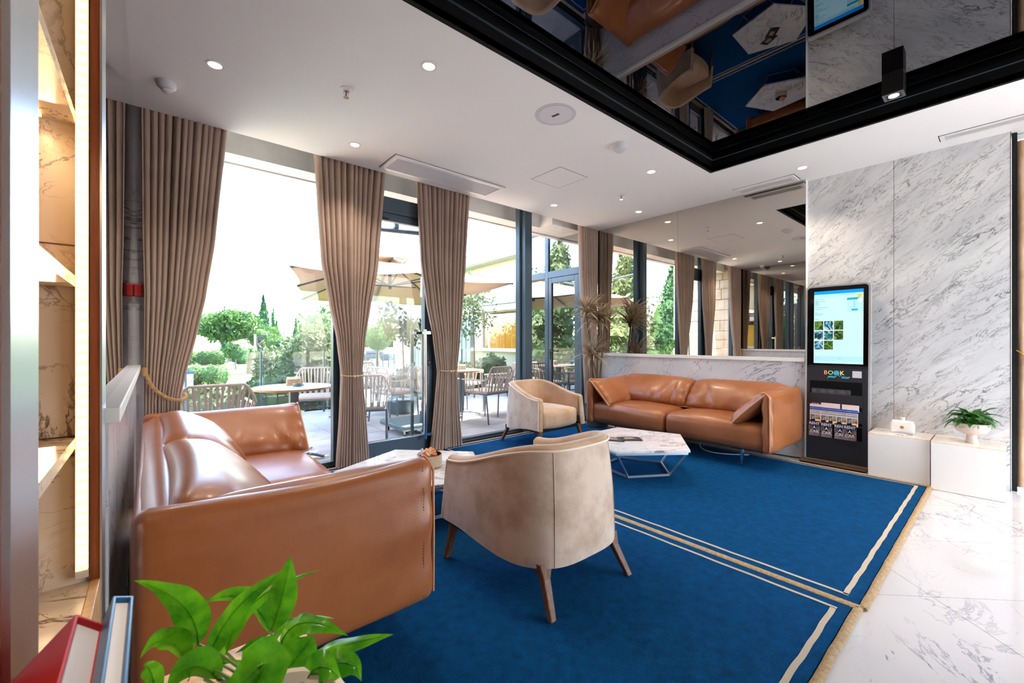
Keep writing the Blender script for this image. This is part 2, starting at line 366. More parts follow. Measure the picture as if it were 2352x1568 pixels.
# left wall: mirror, wainscot
m = MB().box(-.30, -.112, 1.5, 4.3, 0, 3.1).box(-1.6, -1.5, -4.2, 1.6, 0, 3.1).box(-1.5, -.45, 1.5, 1.6, 0, 3.1); struct(m.build('wall_left', K['ceil']))
t = thing('wall_mirror', 'dusty wall mirror above the left-hand sofa beside the shelf unit', 'mirror')
for y0, y1 in ((1.50, 2.7), (2.702, 4.1)): MB().box(-.112, XL, y0, y1, 1.031, H).build('mirror_panel', K['mirror2'], t)
m = MB().box(-.112, -.085, 1.5, 4.1, .08, .99); w = struct(m.build('wainscot_left', K['wainmarble']))
MB().box(-.112, -.062, 1.5, 4.1, .99, 1.03).build('ledge', K['white'], w, bevel=.003)
m = MB().box(-.112, -.08, 1.5, 4.1, .0, .08); struct(m.build('baseboard_left', K['blackm']))
# window wall left pier
m = MB().box(-.16, -.02, 4.1, 4.19, 1.0, 3.1).box(-.16, -.02, 4.105, 4.19, 0, 1.0); struct(m.build('wall_front', K['wainmarble']))
d = bpy.data.lights.new('console_fill_spot', 'SPOT'); d.energy = 30; d.color = (1, .90, .80); d.spot_size = R(46); d.spot_blend = .7; d.shadow_soft_size = .06  # out-of-frame fill spot added to brighten console, books and lily
o = bpy.data.objects.new('console_fill_spot', d); o.location = (.12, .25, 2.86); COL.objects.link(o)
# unseen rear of the lobby, opened up to let sky light in
m = MB().box(-1.6, 8, -4.2, -4.1, 0, .5).box(-1.6, 8, -4.2, -4.1, 2.6, 3.1)
for x in (-1.5, .4, 2.3, 4.2, 6.1, 7.9): m.box(x-.1, x+.1, -4.2, -4.1, .5, 2.6)
struct(m.build('wall_back', K['ceil']))
m = MB().box(7.0, 7.1, -4.2, 0, 0, .3).box(7.0, 7.1, -4.2, 0, 2.6, 3.1)
for y in (-4.1, -2.7, -1.3, -.05): m.box(7.0, 7.1, y-.05, y+.05, .3, 2.6)
m.box(5.4, 7.1, -.0, .1, 0, 3.1).box(-1.6, 2.4, -1.3, -1.2, 0, 3.1).box(2.3, 2.4, -4.1, -1.3, 0, 3.1); struct(m.build('wall_side', K['ceil']))  # includes a partition behind the camera, added to block light from the rear

# ------------------------------------------------------------------ window wall
G0, G1 = 4.19, 4.27
def frame(name, bars, parent=None, mat='frame', bevel=.004):
    m = MB()
    for b in bars: m.box(*b)
    return m.build(name, K[mat], parent, bevel=bevel)
def pane(x0, x1, z0, z1, parent, y=4.235):
    return MB().box(x0, x1, y, y+.006, z0, z1).build('pane', K['glass'], parent)
def window(n, x0, x1, w0=.05, w1=.05):
    f = struct(frame('window_%d' % n, [(x0, x0+w0, G0, G1, 0, 3.1), (x1-w1, x1, G0, G1, 0, 3.1), (x0+w0, x1-w1, G0, G1, 0, .055), (x0+w0, x1-w1, G0, G1, 3.04, 3.1)]))
    pane(x0+w0, x1-w1, .055, 3.04, f); return f
window(1, -.02, 1.37)
window(2, 2.44, 3.72, .04, .03)
window(3, 3.84, 5.14)
struct(frame('window_mullion', [(3.72, 3.84, 4.11, 4.30, 0, 3.1)]))
struct(frame('window_post', [(1.37, 1.45, 4.15, 4.30, 0, 3.1)]))
struct(frame('window_sill', [(-.02, 1.45, 4.15, 4.19, 0, .03), (2.40, 5.14, 4.15, 4.19, 0, .03)], mat='blackm'))
# door
dj = struct(frame('door_1', [(1.45, 1.50, 4.15, 4.29, 0, 3.1), (2.385, 2.44, 4.15, 4.29, 0, 3.1), (1.50, 2.385, 4.15, 4.29, 2.53, 2.69), (1.50, 2.385, 4.17, 4.29, 3.04, 3.1)]))
pane(1.5, 2.385, 2.69, 3.04, dj)
leafd = frame('door_leaf', [(1.50, 1.60, 4.17, 4.23, .01, 2.53), (2.285, 2.384, 4.17, 4.23, .01, 2.53), (1.60, 2.285, 4.17, 4.23, .01, .18), (1.60, 2.285, 4.17, 4.23, 2.45, 2.53)], dj)
pane(1.60, 2.285, .18, 2.45, leafd, 4.197)
m = MB().box(1.60, 2.285, 4.16, 4.17, .175, .183); m.build('glazing_bead', K['alu'], leafd)
m = MB().tube([(2.25, 4.09, .15), (2.25, 4.09, 1.33)], .017, 12).box(2.245, 2.32, 4.085, 4.175, 1.28, 1.31).box(2.245, 2.32, 4.085, 4.175, .18, .21)
m.build('door_handle', K['chrome'], dj, smooth=True)
m = MB().tube([(2.22, 4.34, .15), (2.22, 4.34, 1.33)], .02, 12).box(2.21, 2.32, 4.22, 4.345, 1.28, 1.31); m.build('door_handle', K['slate'], dj, smooth=True)
m = MB().box(2.322, 2.345, 4.162, 4.17, .93, 1.0); m.build('lock_plate', K['blackm'], dj, bevel=.006)
m = MB().tube([(2.333, 4.164, .975), (2.333, 4.158, .975)], .008, 12).box(2.330, 2.336, 4.158, 4.164, .948, .975); m.build('lock_cylinder', K['chrome'], dj)
m = MB().box(1.5, 2.385, 4.13, 4.165, .0, .012); m.build('threshold', K['binding'], dj)
m = MB().box(1.62, 1.86, 4.15, 4.172, 2.455, 2.475); m.build('door_closer', K['blackm'], dj, bevel=.006)

# ------------------------------------------------------------------ curtains
def curtain(keys, y, label, npl, seed, dep=.05, group='taupe curtains tied back along the window wall', ax=0, mat='curtain', nv=64):
    rr = random.Random(seed); ph = [rr.uniform(-.35, .35) for _ in range(npl+2)]; am = [rr.uniform(.7, 1.25) for _ in range(npl+2)]
    keys = sorted(keys)
    def at(z):
        for a, b in zip(keys, keys[1:]):
            if a[0] <= z <= b[0]:
                t = (z-a[0])/(b[0]-a[0]); t = t*.8+.2*t*t*(3-2*t)
                return a[1]+(b[1]-a[1])*t, a[2]+(b[2]-a[2])*t
        return keys[-1][1:3] if z > keys[-1][0] else keys[0][1:3]
    z0, z1 = keys[0][0], keys[-1][0]; nu = npl*12; wmax = max(k[2]-k[1] for k in keys)
    def fn(u, v):
        z = z0+(z1-z0)*v; a, b = at(z); w = b-a; k = u*npl; i = int(min(k, npl-1)); f = k-i
        p = ph[i]*(1-f)+ph[i+1]*f; A = am[i]*(1-f)+am[i+1]*f
        s = math.sin(2*math.pi*(k+p*.8))
        d = dep*A*(.45+.55*w/wmax)*(abs(s)**.75*math.copysign(1, s)) + .012*math.sin(u*9+v*3+seed)
        x = a+w*u + .012*math.cos(2*math.pi*(k+p))*(w/wmax); yy = y+d+.03*math.sin(math.pi*u)*(1-w/wmax)*-1
        return (x, yy, z) if ax == 0 else (yy, x, z)
    o = MB().grid(fn, nu, nv).build('curtain', K[mat], None, smooth=True, sharp=180)
    return tag(o, label, 'curtain', group)
YC = 4.075
curtain([(2.98, -.062, .462), (2.0, -.055, .38), (1.55, -.045, .32), (1.24, -.045, .26), (.95, -.045, .195), (.77, -.045, .165), (.02, -.05, .17)], YC-.015, 'taupe curtain in the left corner held back with a thick jute rope', 12, 3, .036)
curtain([(3.02, 1.115, 1.785), (2.5, 1.145, 1.745), (1.93, 1.182, 1.704), (1.55, 1.25, 1.635), (1.24, 1.315, 1.585), (.89, 1.353, 1.555), (.51, 1.337, 1.59), (.02, 1.305, 1.625)], YC, 'taupe curtain between the big left window and the glass door', 12, 5, .042)
curtain([(3.02, 2.12, 2.81), (2.5, 2.15, 2.77), (2.05, 2.178, 2.739), (1.61, 2.25, 2.70), (1.24, 2.335, 2.665), (.86, 2.39, 2.625), (.44, 2.352, 2.65), (.02, 2.305, 2.69)], YC, 'taupe curtain right of the glass door, next to the lock', 12, 8, .042)
curtain([(3.0, 4.74, 5.125), (1.2, 4.83, 5.12), (.02, 4.91, 5.11)], YC-.01, 'straight taupe curtain in the right corner behind the spiky plant', 9, 12, .034)
def ring(mb, cx, cy, z, hw, hd, r, dz=.0, n=40, twist=False):
    P = []
    for k in range(n):
        a = 2*math.pi*k/n; P.append((cx+hw*math.cos(a), cy+hd*math.sin(a), z+dz*math.sin(a)))
    if not twist: mb.tube(P, r, 8, True)
    return P
for cx, hw, w_ in ((1.462, .106, 'left of the glass door'), (2.525, .125, 'right of the glass door')):
    t = thing('curtain_tieback', 'thin cream cord tieback with two beads on the curtain '+w_, 'tieback', (cx, YC, .885))
    m = MB(); ring(m, 0, 0, 0, hw, .062, .005, .012); m.build('cord', K['bead'], t, smooth=True)
    for s in (-1, 1):
        m = MB().lathe([(0, -.012), (.008, -.010), (.013, -.003), (.013, .004), (.008, .011), (0, .013)], 14); b = m.build('bead', K['bead'], t, smooth=True)
        b.location = (.006+s*.014, -.072, -.014); b.rotation_euler = (0, R(90), 0)
def twistrope(pts, r, name, parent, turns=26):
    mb = MB(); pts = [Vector(p) for p in pts]; L = len(pts)
    for s in range(3):
        P = []
        for i, p in enumerate(pts):
            tg = (pts[min(i+1, L-1)]-pts[max(i-1, 0)]).normalized(); a = Vector((0, 0, 1)).cross(tg).normalized(); b = tg.cross(a)
            an = 2*math.pi*(turns*i/L + s/3); P.append(p+(a*math.cos(an)+b*math.sin(an))*r*.55)
        mb.tube(P, r*.62, 6)
    return mb.build(name, K['rope'], parent, smooth=True)
t = thing('curtain_rope', 'thick twisted jute rope holding back the left corner curtain', 'tieback')
def bez(P, n):
    out = []
    for i in range(n+1):
        s = i/n; Q = [Vector(p) for p in P]
        while len(Q) > 1: Q = [a.lerp(b, s) for a, b in zip(Q, Q[1:])]
        out.append(Q[0])
    return out
twistrope(bez([(-.035, 3.99, .99), (-.02, 3.97, .86), (.06, 3.96, .76), (.17, 3.97, .74), (.21, 4.03, .76), (.19, 4.10, .80)], 120), .013, 'rope', t)
m = MB().tube([(-.04, 3.99, .955), (-.04, 3.99, 1.015)], .02, 12); m.build('whipping', K['rope'], t, smooth=True)
# curtain and frame past the right end of the marble
struct(MB().box(5.27, 5.345, -.036, -.006, 0, 2.87).build('window_frame_side', K['blackm']))
curtain([(.03, -1.2, -.032), (1.0, -1.2, -.04), (1.25, -1.25, -.035), (2.82, -1.2, -.032)], 5.36, 'beige curtain at the right edge beyond the marble wall', 12, 21, .035, None, 1, 'velvetin', 40)
t = thing('curtain_rail', 'white curtain rail under the ceiling at the right edge', 'curtain rail'); MB().box(5.33, 5.40, -1.3, -.02, 2.83, 2.87).build('rail', K['white'], t)
t = thing('tieback_hook', 'brass hook with cord beside the right edge curtain', 'hook', (5.27, -.03, 1.1))
MB().tube(bez([(0, 0, .03), (-.01, -.03, .0), (-.01, -.05, -.01), (-.02, -.04, -.04)], 10), .005, 6).build('hook', basic('brass', S(200, 150, 70), .3, .9), t, smooth=True)
MB().tube(bez([(-.02, -.04, -.02), (-.02, -.09, -.08), (-.02, -.2, -.12)], 12), .008, 6).build('cord', K['bead'], t, smooth=True)
# fire call point on the pier
t = thing('fire_call_point', 'small red fire alarm call point beside the left mirror', 'call point', (-.068, 4.09, 1.57))
MB().box(-.03, .03, -.02, .01, -.045, .045).build('housing', K['red'], t, bevel=.006)
MB().box(-.012, .012, -.022, -.019, -.03, .03).build('press_plate', K['bookred'], t)

# ------------------------------------------------------------------ ceiling fittings
DL = [(.291, 3.123, 'near the left corner curtain'), (1.285, 2.294, 'left of the recess, largest in view'), (1.316, 3.616, 'in front of the curtain left of the door'),
      (3.756, 2.296, 'beside the corner of the black recess'), (3.77, 3.634, 'nearest the window mullion'), (4.791, 3.11, 'above the sofa mirror, near the sprinkler'), (4.782, 1.30, 'above the information kiosk')]
for x, y, w in DL:
    t = thing('downlight', 'small round recessed ceiling downlight '+w, 'downlight', (x, y, H), 0, 'recessed ceiling downlights')
    MB().lathe([(.036, .012), (.036, -.003), (.048, -.004), (.05, .0)], 32).build('trim_ring', K['white'], t, smooth=True)
    MB().lathe([(0, .0), (.036, .0), (.036, .004)], 24, (0, 0, -.0025)).build('lamp', K['warm'], t)
    d = bpy.data.lights.new('downlight_lamp', 'SPOT'); d.energy = 20; d.color = (1, .84, .66); d.spot_size = R(110); d.spot_blend = .8; d.shadow_soft_size = .04
    o = bpy.data.objects.new('downlight_lamp', d); o.location = (x, y, H-.012); COL.objects.link(o)
def sprinkler(x, y, w):
    t = thing('sprinkler', 'chrome fire sprinkler head on the ceiling '+w, 'sprinkler', (x, y, H), 0, 'ceiling sprinklers')
    MB().lathe([(.04, .0), (.04, -.006), (.018, -.012), (.018, -.002)], 24).build('rose', K['white'], t, smooth=True)
    m = MB().tube([(-.013, 0, -.01), (-.016, 0, -.03), (-.004, 0, -.05)], .003, 6).tube([(.013, 0, -.01), (.016, 0, -.03), (.004, 0, -.05)], .003, 6)
    m.build('yoke', K['chrome'], t, smooth=True)
    MB().tube([(0, 0, -.012), (0, 0, -.044)], .004, 8).build('bulb', K['red'], t, smooth=True)
    MB().lathe([(0, -.052), (.018, -.054), (.018, -.056), (0, -.056)], 16).build('deflector', K['chrome'], t)
sprinkler(.984, 2.86, 'on the left between downlights'); sprinkler(4.085, 2.879, 'on the right before the mirror')
def detector(x, y, w, r=.06):
    t = thing('smoke_detector', 'white domed smoke detector on the ceiling '+w, 'smoke detector', (x, y, H), 0, 'smoke detectors')
    MB().lathe([(r, 0), (r, -.012), (r*.92, -.03), (r*.6, -.045), (r*.55, -.046)], 28).build('housing', K['whitepl'], t, smooth=True)
    MB().lathe([(r*.5, -.044), (r*.5, -.056), (r*.36, -.062), (0, -.064)], 24).build('sensor_cap', K['whitepl'], t, smooth=True)
detector(.071, 3.543, 'in the left corner', .055); detector(3.041, 2.161, 'next to the edge of the black recess', .075)
t = thing('ceiling_speaker', 'large round white ceiling speaker near the black recess', 'speaker', (2.272, 2.177, H))
MB().lathe([(.125, .0), (.15, -.004), (.152, 0)], 48).build('rim', K['whitepl'], t, smooth=True)
MB().lathe([(0, -.004), (.124, -.003), (.124, 0)], 48).build('grille', K['grille'], t, smooth=True)
m = MB().box(-.03, .03, -.008, .008, -.0075, -.004, Matrix.Rotation(R(100), 3, 'Z'), (0, 0, 0)); m.build('badge', K['dark'], t)
t = thing('access_hatch', 'square flush access hatch in the ceiling before the mirror', 'hatch', (3.186, 3.0, H))
MB().box(-.2, .2, -.2, .2, -.0015, 0).build('panel', K['ceil'], t)
m = MB()
for b in ((-.204, .204, -.204, -.2, -.0012, 0), (-.204, .204, .2, .204, -.0012, 0), (-.204, -.2, -.2, .2, -.0012, 0), (.2, .204, -.2, .2, -.0012, 0)): m.box(*b)
m.build('gap', K['dark'], t)
def vent(name, label, x0, x1, y0, y1, fr, along, n, dz=-.018):
    cx, cy = (x0+x1)/2, (y0+y1)/2; t = thing(name, label, 'air vent', (cx, cy, H)); X, Y = (x1-x0)/2, (y1-y0)/2
    m = MB()
    for b in ((-X, X, -Y, -Y+fr, dz, 0), (-X, X, Y-fr, Y, dz, 0), (-X, -X+fr, -Y+fr, Y-fr, dz, 0), (X-fr, X, -Y+fr, Y-fr, dz, 0)): m.box(*b)
    m.build('frame', K['white'], t, bevel=.003)
    MB().box(-X+fr, X-fr, -Y+fr, Y-fr, -.001, 0).build('duct_shade', K['dark'], t)  # flat dark sheet standing in for the shade behind the slats
    MB().box(-X-.006, X+.006, -Y-.006, Y+.006, -.0008, 0).build('painted_shadow', K['dark'], t)  # dark rim painting the shadow line around the frame
    m = MB()
    for k in range(n):
        q = (k+.5)/n; fl = .2
        if along == 'x': y = -Y+fr+(2*Y-2*fr)*q; w = (2*Y-2*fr)/n*fl; m.box(-X+fr, X-fr, y-w, y+w, dz*.8, -.002)
        else: x = -X+fr+(2*X-2*fr)*q; w = (2*X-2*fr)/n*fl; m.box(x-w, x+w, -Y+fr, Y-fr, dz*.8, -.002)
    tag(m.build('slats', K['grille'], t), kind='stuff')
vent('air_vent', 'long slatted white air vent in the ceiling by the curtains', 1.663, 2.926, 3.56, 3.915, .04, 'x', 34)
vent('air_vent', 'narrow white ceiling slot vent directly above the sofa mirror', 4.90, 5.09, 1.408, 1.985, .04, 'y', 4, -.018)
vent('air_vent', 'narrow ceiling slot vent at the right above the marble wall', 4.90, 5.04, -1.3, .378, .03, 'y', 5, -.008)
t = thing('ceiling_spotlight', 'black square spotlight hanging in the ceiling recess', 'spotlight', (3.86, .516, 2.874))
MB().box(-.055, .055, -.055, .055, .004, .148).build('housing', K['blackm'], t, bevel=.002)
m = MB()
for b in ((-.055, .055, -.055, -.04, 0, .004), (-.055, .055, .04, .055, 0, .004), (-.055, -.04, -.04, .04, 0, .004), (.04, .055, -.04, .04, 0, .004)): m.box(*b)
m.build('rim', K['slate'], t)
MB().lathe([(0, 0), (.028, 0), (.028, .003)], 20, (0, 0, .0005)).build('lamp', K['warm'], t)
d = bpy.data.lights.new('spot_lamp', 'SPOT'); d.energy = 40; d.color = (1, .78, .52); d.spot_size = R(75); d.spot_blend = .6; d.shadow_soft_size = .03
o = bpy.data.objects.new('spot_lamp', d); o.location = (3.86, .516, 2.862); COL.objects.link(o)

# ------------------------------------------------------------------ rugs
def rug(x0, x1, y0, y1, lines, label):
    t = thing('rug', label, 'rug', ((x0+x1)/2, (y0+y1)/2, 0)); cx, cy = (x0+x1)/2, (y0+y1)/2
    def bx(a, b, c, d, z0, z1): return (a-cx, b-cx, c-cy, d-cy, z0, z1)
    MB().box(*bx(x0+.02, x1-.02, y0+.02, y1-.02, .0005, .012)).build('pile', K['rug'], t)
    m = MB()
    for a in ([(x0, y0), (x1, y0)], [(x1, y0), (x1, y1)], [(x1, y1), (x0, y1)], [(x0, y1), (x0, y0)]):
        (ax_, ay), (bx_, by) = a; m.tube([(ax_-cx+(bx_-ax_)*k/24*1.0, ay-cy+(by-ay)*k/24+.0015*math.sin(k*2.3), .009) for k in range(25)], .017, 8, flat=.5)
    m.build('binding', K['binding'], t, smooth=True)
    m = MB()
    for (a, b, c, d) in lines:
        n = 40; L = []; Rr = []
        for k in range(n+1):
            q = k/n; w = .0016*math.sin(k*1.9)+.001*math.sin(k*.7)
            if b-a > d-c: L.append((a+(b-a)*q-cx, c+w-cy, .0135)); Rr.append((a+(b-a)*q-cx, d+w-cy, .0135))
            else: L.append((a+w-cx, c+(d-c)*q-cy, .0135)); Rr.append((b+w-cx, c+(d-c)*q-cy, .0135))
        nn = n+1; m.add(L+Rr, [(k, k+1, nn+k+1, nn+k) for k in range(n)])
    m.build('stripe', K['rugline'], t)
rug(2.415, 4.86, .425, 4.11, [(2.485, 4.80, .49, .512), (2.478, 2.496, .49, 4.03), (2.496, 4.80, 4.02, 4.034), (4.79, 4.805, .512, 4.02)], 'blue rug with cream border lines under the far coffee table and sofa')
rug(-.045, 2.402, .44, 4.11, [(0.02, 2.32, .50, .522), (2.315, 2.333, .50, 4.03), (.02, 2.315, 4.02, 4.034), (.01, .026, .522, 4.02)], 'blue rug with cream border lines under the near armchair')

# ------------------------------------------------------------------ sofas (local: front -y, length along x)
def pillow(mb, fn, thick, nu=44, nv=20, wr=None, pw=(6, 4)):
    def T(u, v):
        return thick*(max(0, 1-abs(2*u-1)**pw[0])**.5)*(max(0, 1-abs(2*v-1)**pw[1])**.5)
    cache = {}
    def base(u, v):
        P = Vector(fn(u, v)); e = .004
        a = Vector(fn(min(1, u+e), v))-Vector(fn(max(0, u-e), v)); b = Vector(fn(u, min(1, v+e)))-Vector(fn(u, max(0, v-e)))
        return P, a.cross(b).normalized()
    def side(s):
        def g(u, v):
            # cosine spacing keeps the edge round
            uu = .5-.5*math.cos(math.pi*u)*.999 if True else u; vv = .5-.5*math.cos(math.pi*v)
            uu = u*.5+uu*.5; vv = v*.5+vv*.5
            P, n = base(uu, vv); d = T(uu, vv)
            if wr and s > 0: d += wr(uu, vv)*min(1, d/(thick*.5))
            return P+n*d*s
        return g
    mb.grid(side(1), nu, nv); k = len(mb.f)
    mb.grid(lambda u, v: side(-1)(1-u, v), nu, nv); return mb
def edge_tube(mb, fn, r, n=60, sides='ulrd'):
    P = []
    if 'u' in sides: P += [fn(i/n, 1) for i in range(n+1)]
    mb.tube(P, r, 6)
def loop_tube(mb, fn, r, n=30):
    P = [fn(i/n, 0) for i in range(n)]+[fn(1, i/n) for i in range(n)]+[fn(1-i/n, 1) for i in range(n)]+[fn(0, 1-i/n) for i in range(n)]
    mb.tube(P, r, 6, True)
L2, D = 1.055, .88        # half length, depth
def wrinkle(seed, amp=.010, bottom=True):
    rr = random.Random(seed); W = [(rr.uniform(.1, .9), rr.uniform(.05, .12), rr.uniform(-.9, .9), rr.uniform(.5, 1), rr.uniform(.25, .6)) for _ in range(7)]
    def f(u, v):
        d = 0
        for c, w, sl, a, ln in W:
            q = (u-c-sl*v*.35)/w; d -= a*math.exp(-q*q*3)*math.exp(-(v/ln)**2*1.5)
            d += a*.8*math.exp(-(q-.8)**2*4)*math.exp(-(v/ln)**2*1.5)
        for ce, sg in ((0, 1), (1, -1)):
            e = abs(u-ce); d += .8*math.sin(v*24+seed)*math.exp(-e*16)
        d += .25*math.sin(v*9+u*4+seed)
        return d*amp
    return f
def sofa(t, near_right):
    lea = K['leather']
    for i, (a, b) in enumerate(((-L2+.045, -.002), (.002, L2-.045))):   # seats
        def wob(w, u, s=i):
            if w.z > .3: w.z += .006*math.sin(w.x*7+s*3)*math.cos(w.y*5)+.012*(1-abs(u[0]))-.018*max(0, u[1])
            w.y -= .012*math.cos(w.x*3+s)*(u[1] < 0)*(1-u[2]**2)
            return w
        m = MB(); softbox(m, a, b, -D+.0, -.06, .17, .425, .075, (.0, .02, .02), 14, wob); m.build('seat', lea, t, smooth=True, sharp=80)
        m = MB(); m.tube([(a+.01, -D+.08, .171), (b-.01, -D+.08, .171)], .005, 6); m.build('seat_seam', K['stitch'], t)
    MB().box(-L2+.05, L2-.05, -D+.1, -.05, .155, .18).build('seat_base', K['blackm'], t)
    # back slab and two tented back cushions
    m = MB(); softbox(m, -L2+.02, L2-.02, -.075, -.0, .17, .69, .03, (0, .0, .0), 12); m.build('back_panel', lea, t, smooth=True, sharp=80)
    for i, (a, b) in enumerate(((-L2+.05, -.0), (.0, L2-.05))):
        def fn(u, v, a=a, b=b):
            x = a+(b-a)*u; s = math.sin(math.pi*min(1, v*1.0)*.5)
            z = .435+.255*math.sin(v*math.pi/2)**1.0+.012*math.sin(math.pi*u)*v
            y = -.40+.33*(v**1.25)-.02*math.sin(math.pi*u)
            return (x, y, z)
        def fn2(u, v, f=fn): return f(1-u, v)
        m = MB(); pillow(m, fn, .085, 46, 24, wrinkle(5+i*3, .015))
        c = m.build('back_cushion', lea, t, smooth=True, sharp=70)
        # flip check: pillow normal faces front/up
        m = MB(); loop_tube(m, fn, .0075); m.build('cushion_piping', K['lpipe'], c, smooth=True)
        m = MB(); P = []
        MB().grid(lambda u, v, a=a, b=b: (a+(b-a)*u, -.10+.09*v, .705+.012*math.sin(math.pi*v)*1.0+.006*math.sin(math.pi*u)-.03*v*v), 20, 6).build('cushion_top', lea, c, smooth=True)
    # arms: outer slab + tented inner pillow, piping at the front edge
    for s in (-1, 1):
        def sl(w, u, s=s):
            q = max(0, u[2]); w.x -= s*.012*q*q; w.x -= s*.007*math.exp(-((w.z-.635-.01*math.sin(w.y*6))/.012)**2)*(s*u[0] > 0); w.z += .012*math.sin(w.y*5+1)*max(0, u[2])
            w.x += s*.0055*math.sin(w.z*34+w.y*9+math.sin(w.z*9))*math.exp(-((w.y+D-.03)/.13)**2); return w
        m = MB(); x0, x1 = (L2-.085, L2) if s > 0 else (-L2, -L2+.085)
        softbox(m, x0, x1, -D-.02, .0, .17, .722, .04, (.012, 0, 0), 18, sl); arm = m.build('arm_panel', lea, t, smooth=True, sharp=80)
        xs = s*(L2-.010)
        m = MB().tube([(xs-s*.004, -D-.016, .20), (xs-s*.004, -D-.018, .45), (xs-s*.008, -D-.018, .68), (xs-s*.028, -D-.010, .708), (xs-s*.05, -D-.008, .722), (xs-s*.08, -D-.006, .718)], .0055, 6)
        m.build('arm_piping', K['lpipe'], arm, smooth=True)
        m = MB()
        for k in range(44): z = .20+k*.0115; m.tube([(xs+s*(.0105-(.008 if z > .62 else 0)), -D+.034, z), (xs+s*(.0105-(.008 if z > .62 else 0)), -D+.034, z+.006)], .0014, 4)
        m.build('stitching', K['stitch'], arm)
        def fa(u, v, s=s):
            y = -D-.015+(D-.10)*u
            z = .415+.29*v; x = s*(L2-.34+.285*v**1.1)
            return (x, y, z)
        g = fa if s > 0 else (lambda u, v: fa(1-u, v, -1))
        g2 = (lambda u, v, g=g: g(1-u, v))
        m = MB(); pillow(m, g2, .07, 34, 20, wrinkle(21+s, .013)); c = m.build('arm_cushion', lea, t, smooth=True, sharp=70)
        m = MB(); loop_tube(m, g, .0075); m.build('cushion_piping', K['lpipe'], c, smooth=True)
    for x in (-L2+.32, L2-.32):
        m = MB().box(x-.055, x+.055, -D+.16, -D+.19, .145, .156).box(x-.01, x+.01, -D+.155, -D+.195, .0, .15).box(x-.03, x+.03, -D+.15, -D+.20, 0, .006)
        m.build('leg', K['chrome'], t, bevel=.002)
        m = MB().box(x-.01, x+.01, -.20, -.17, 0, .156); m.build('leg', K['chrome'], t, bevel=.002)
t = thing('leather_sofa', 'tan leather sofa on the left, seen over its near armrest', 'sofa', (-.045, 2.525, .012), R(90)); sofa(t, 0)
t2 = copy_tree(t); t2.location = (5.095, 2.43, .012); t2.rotation_euler = (0, 0, R(-90))
t2['label'] = 'tan leather sofa under the wall mirror, beside the kiosk'
for k in (t, t2): k['group'] = 'tan leather two-seat sofas'

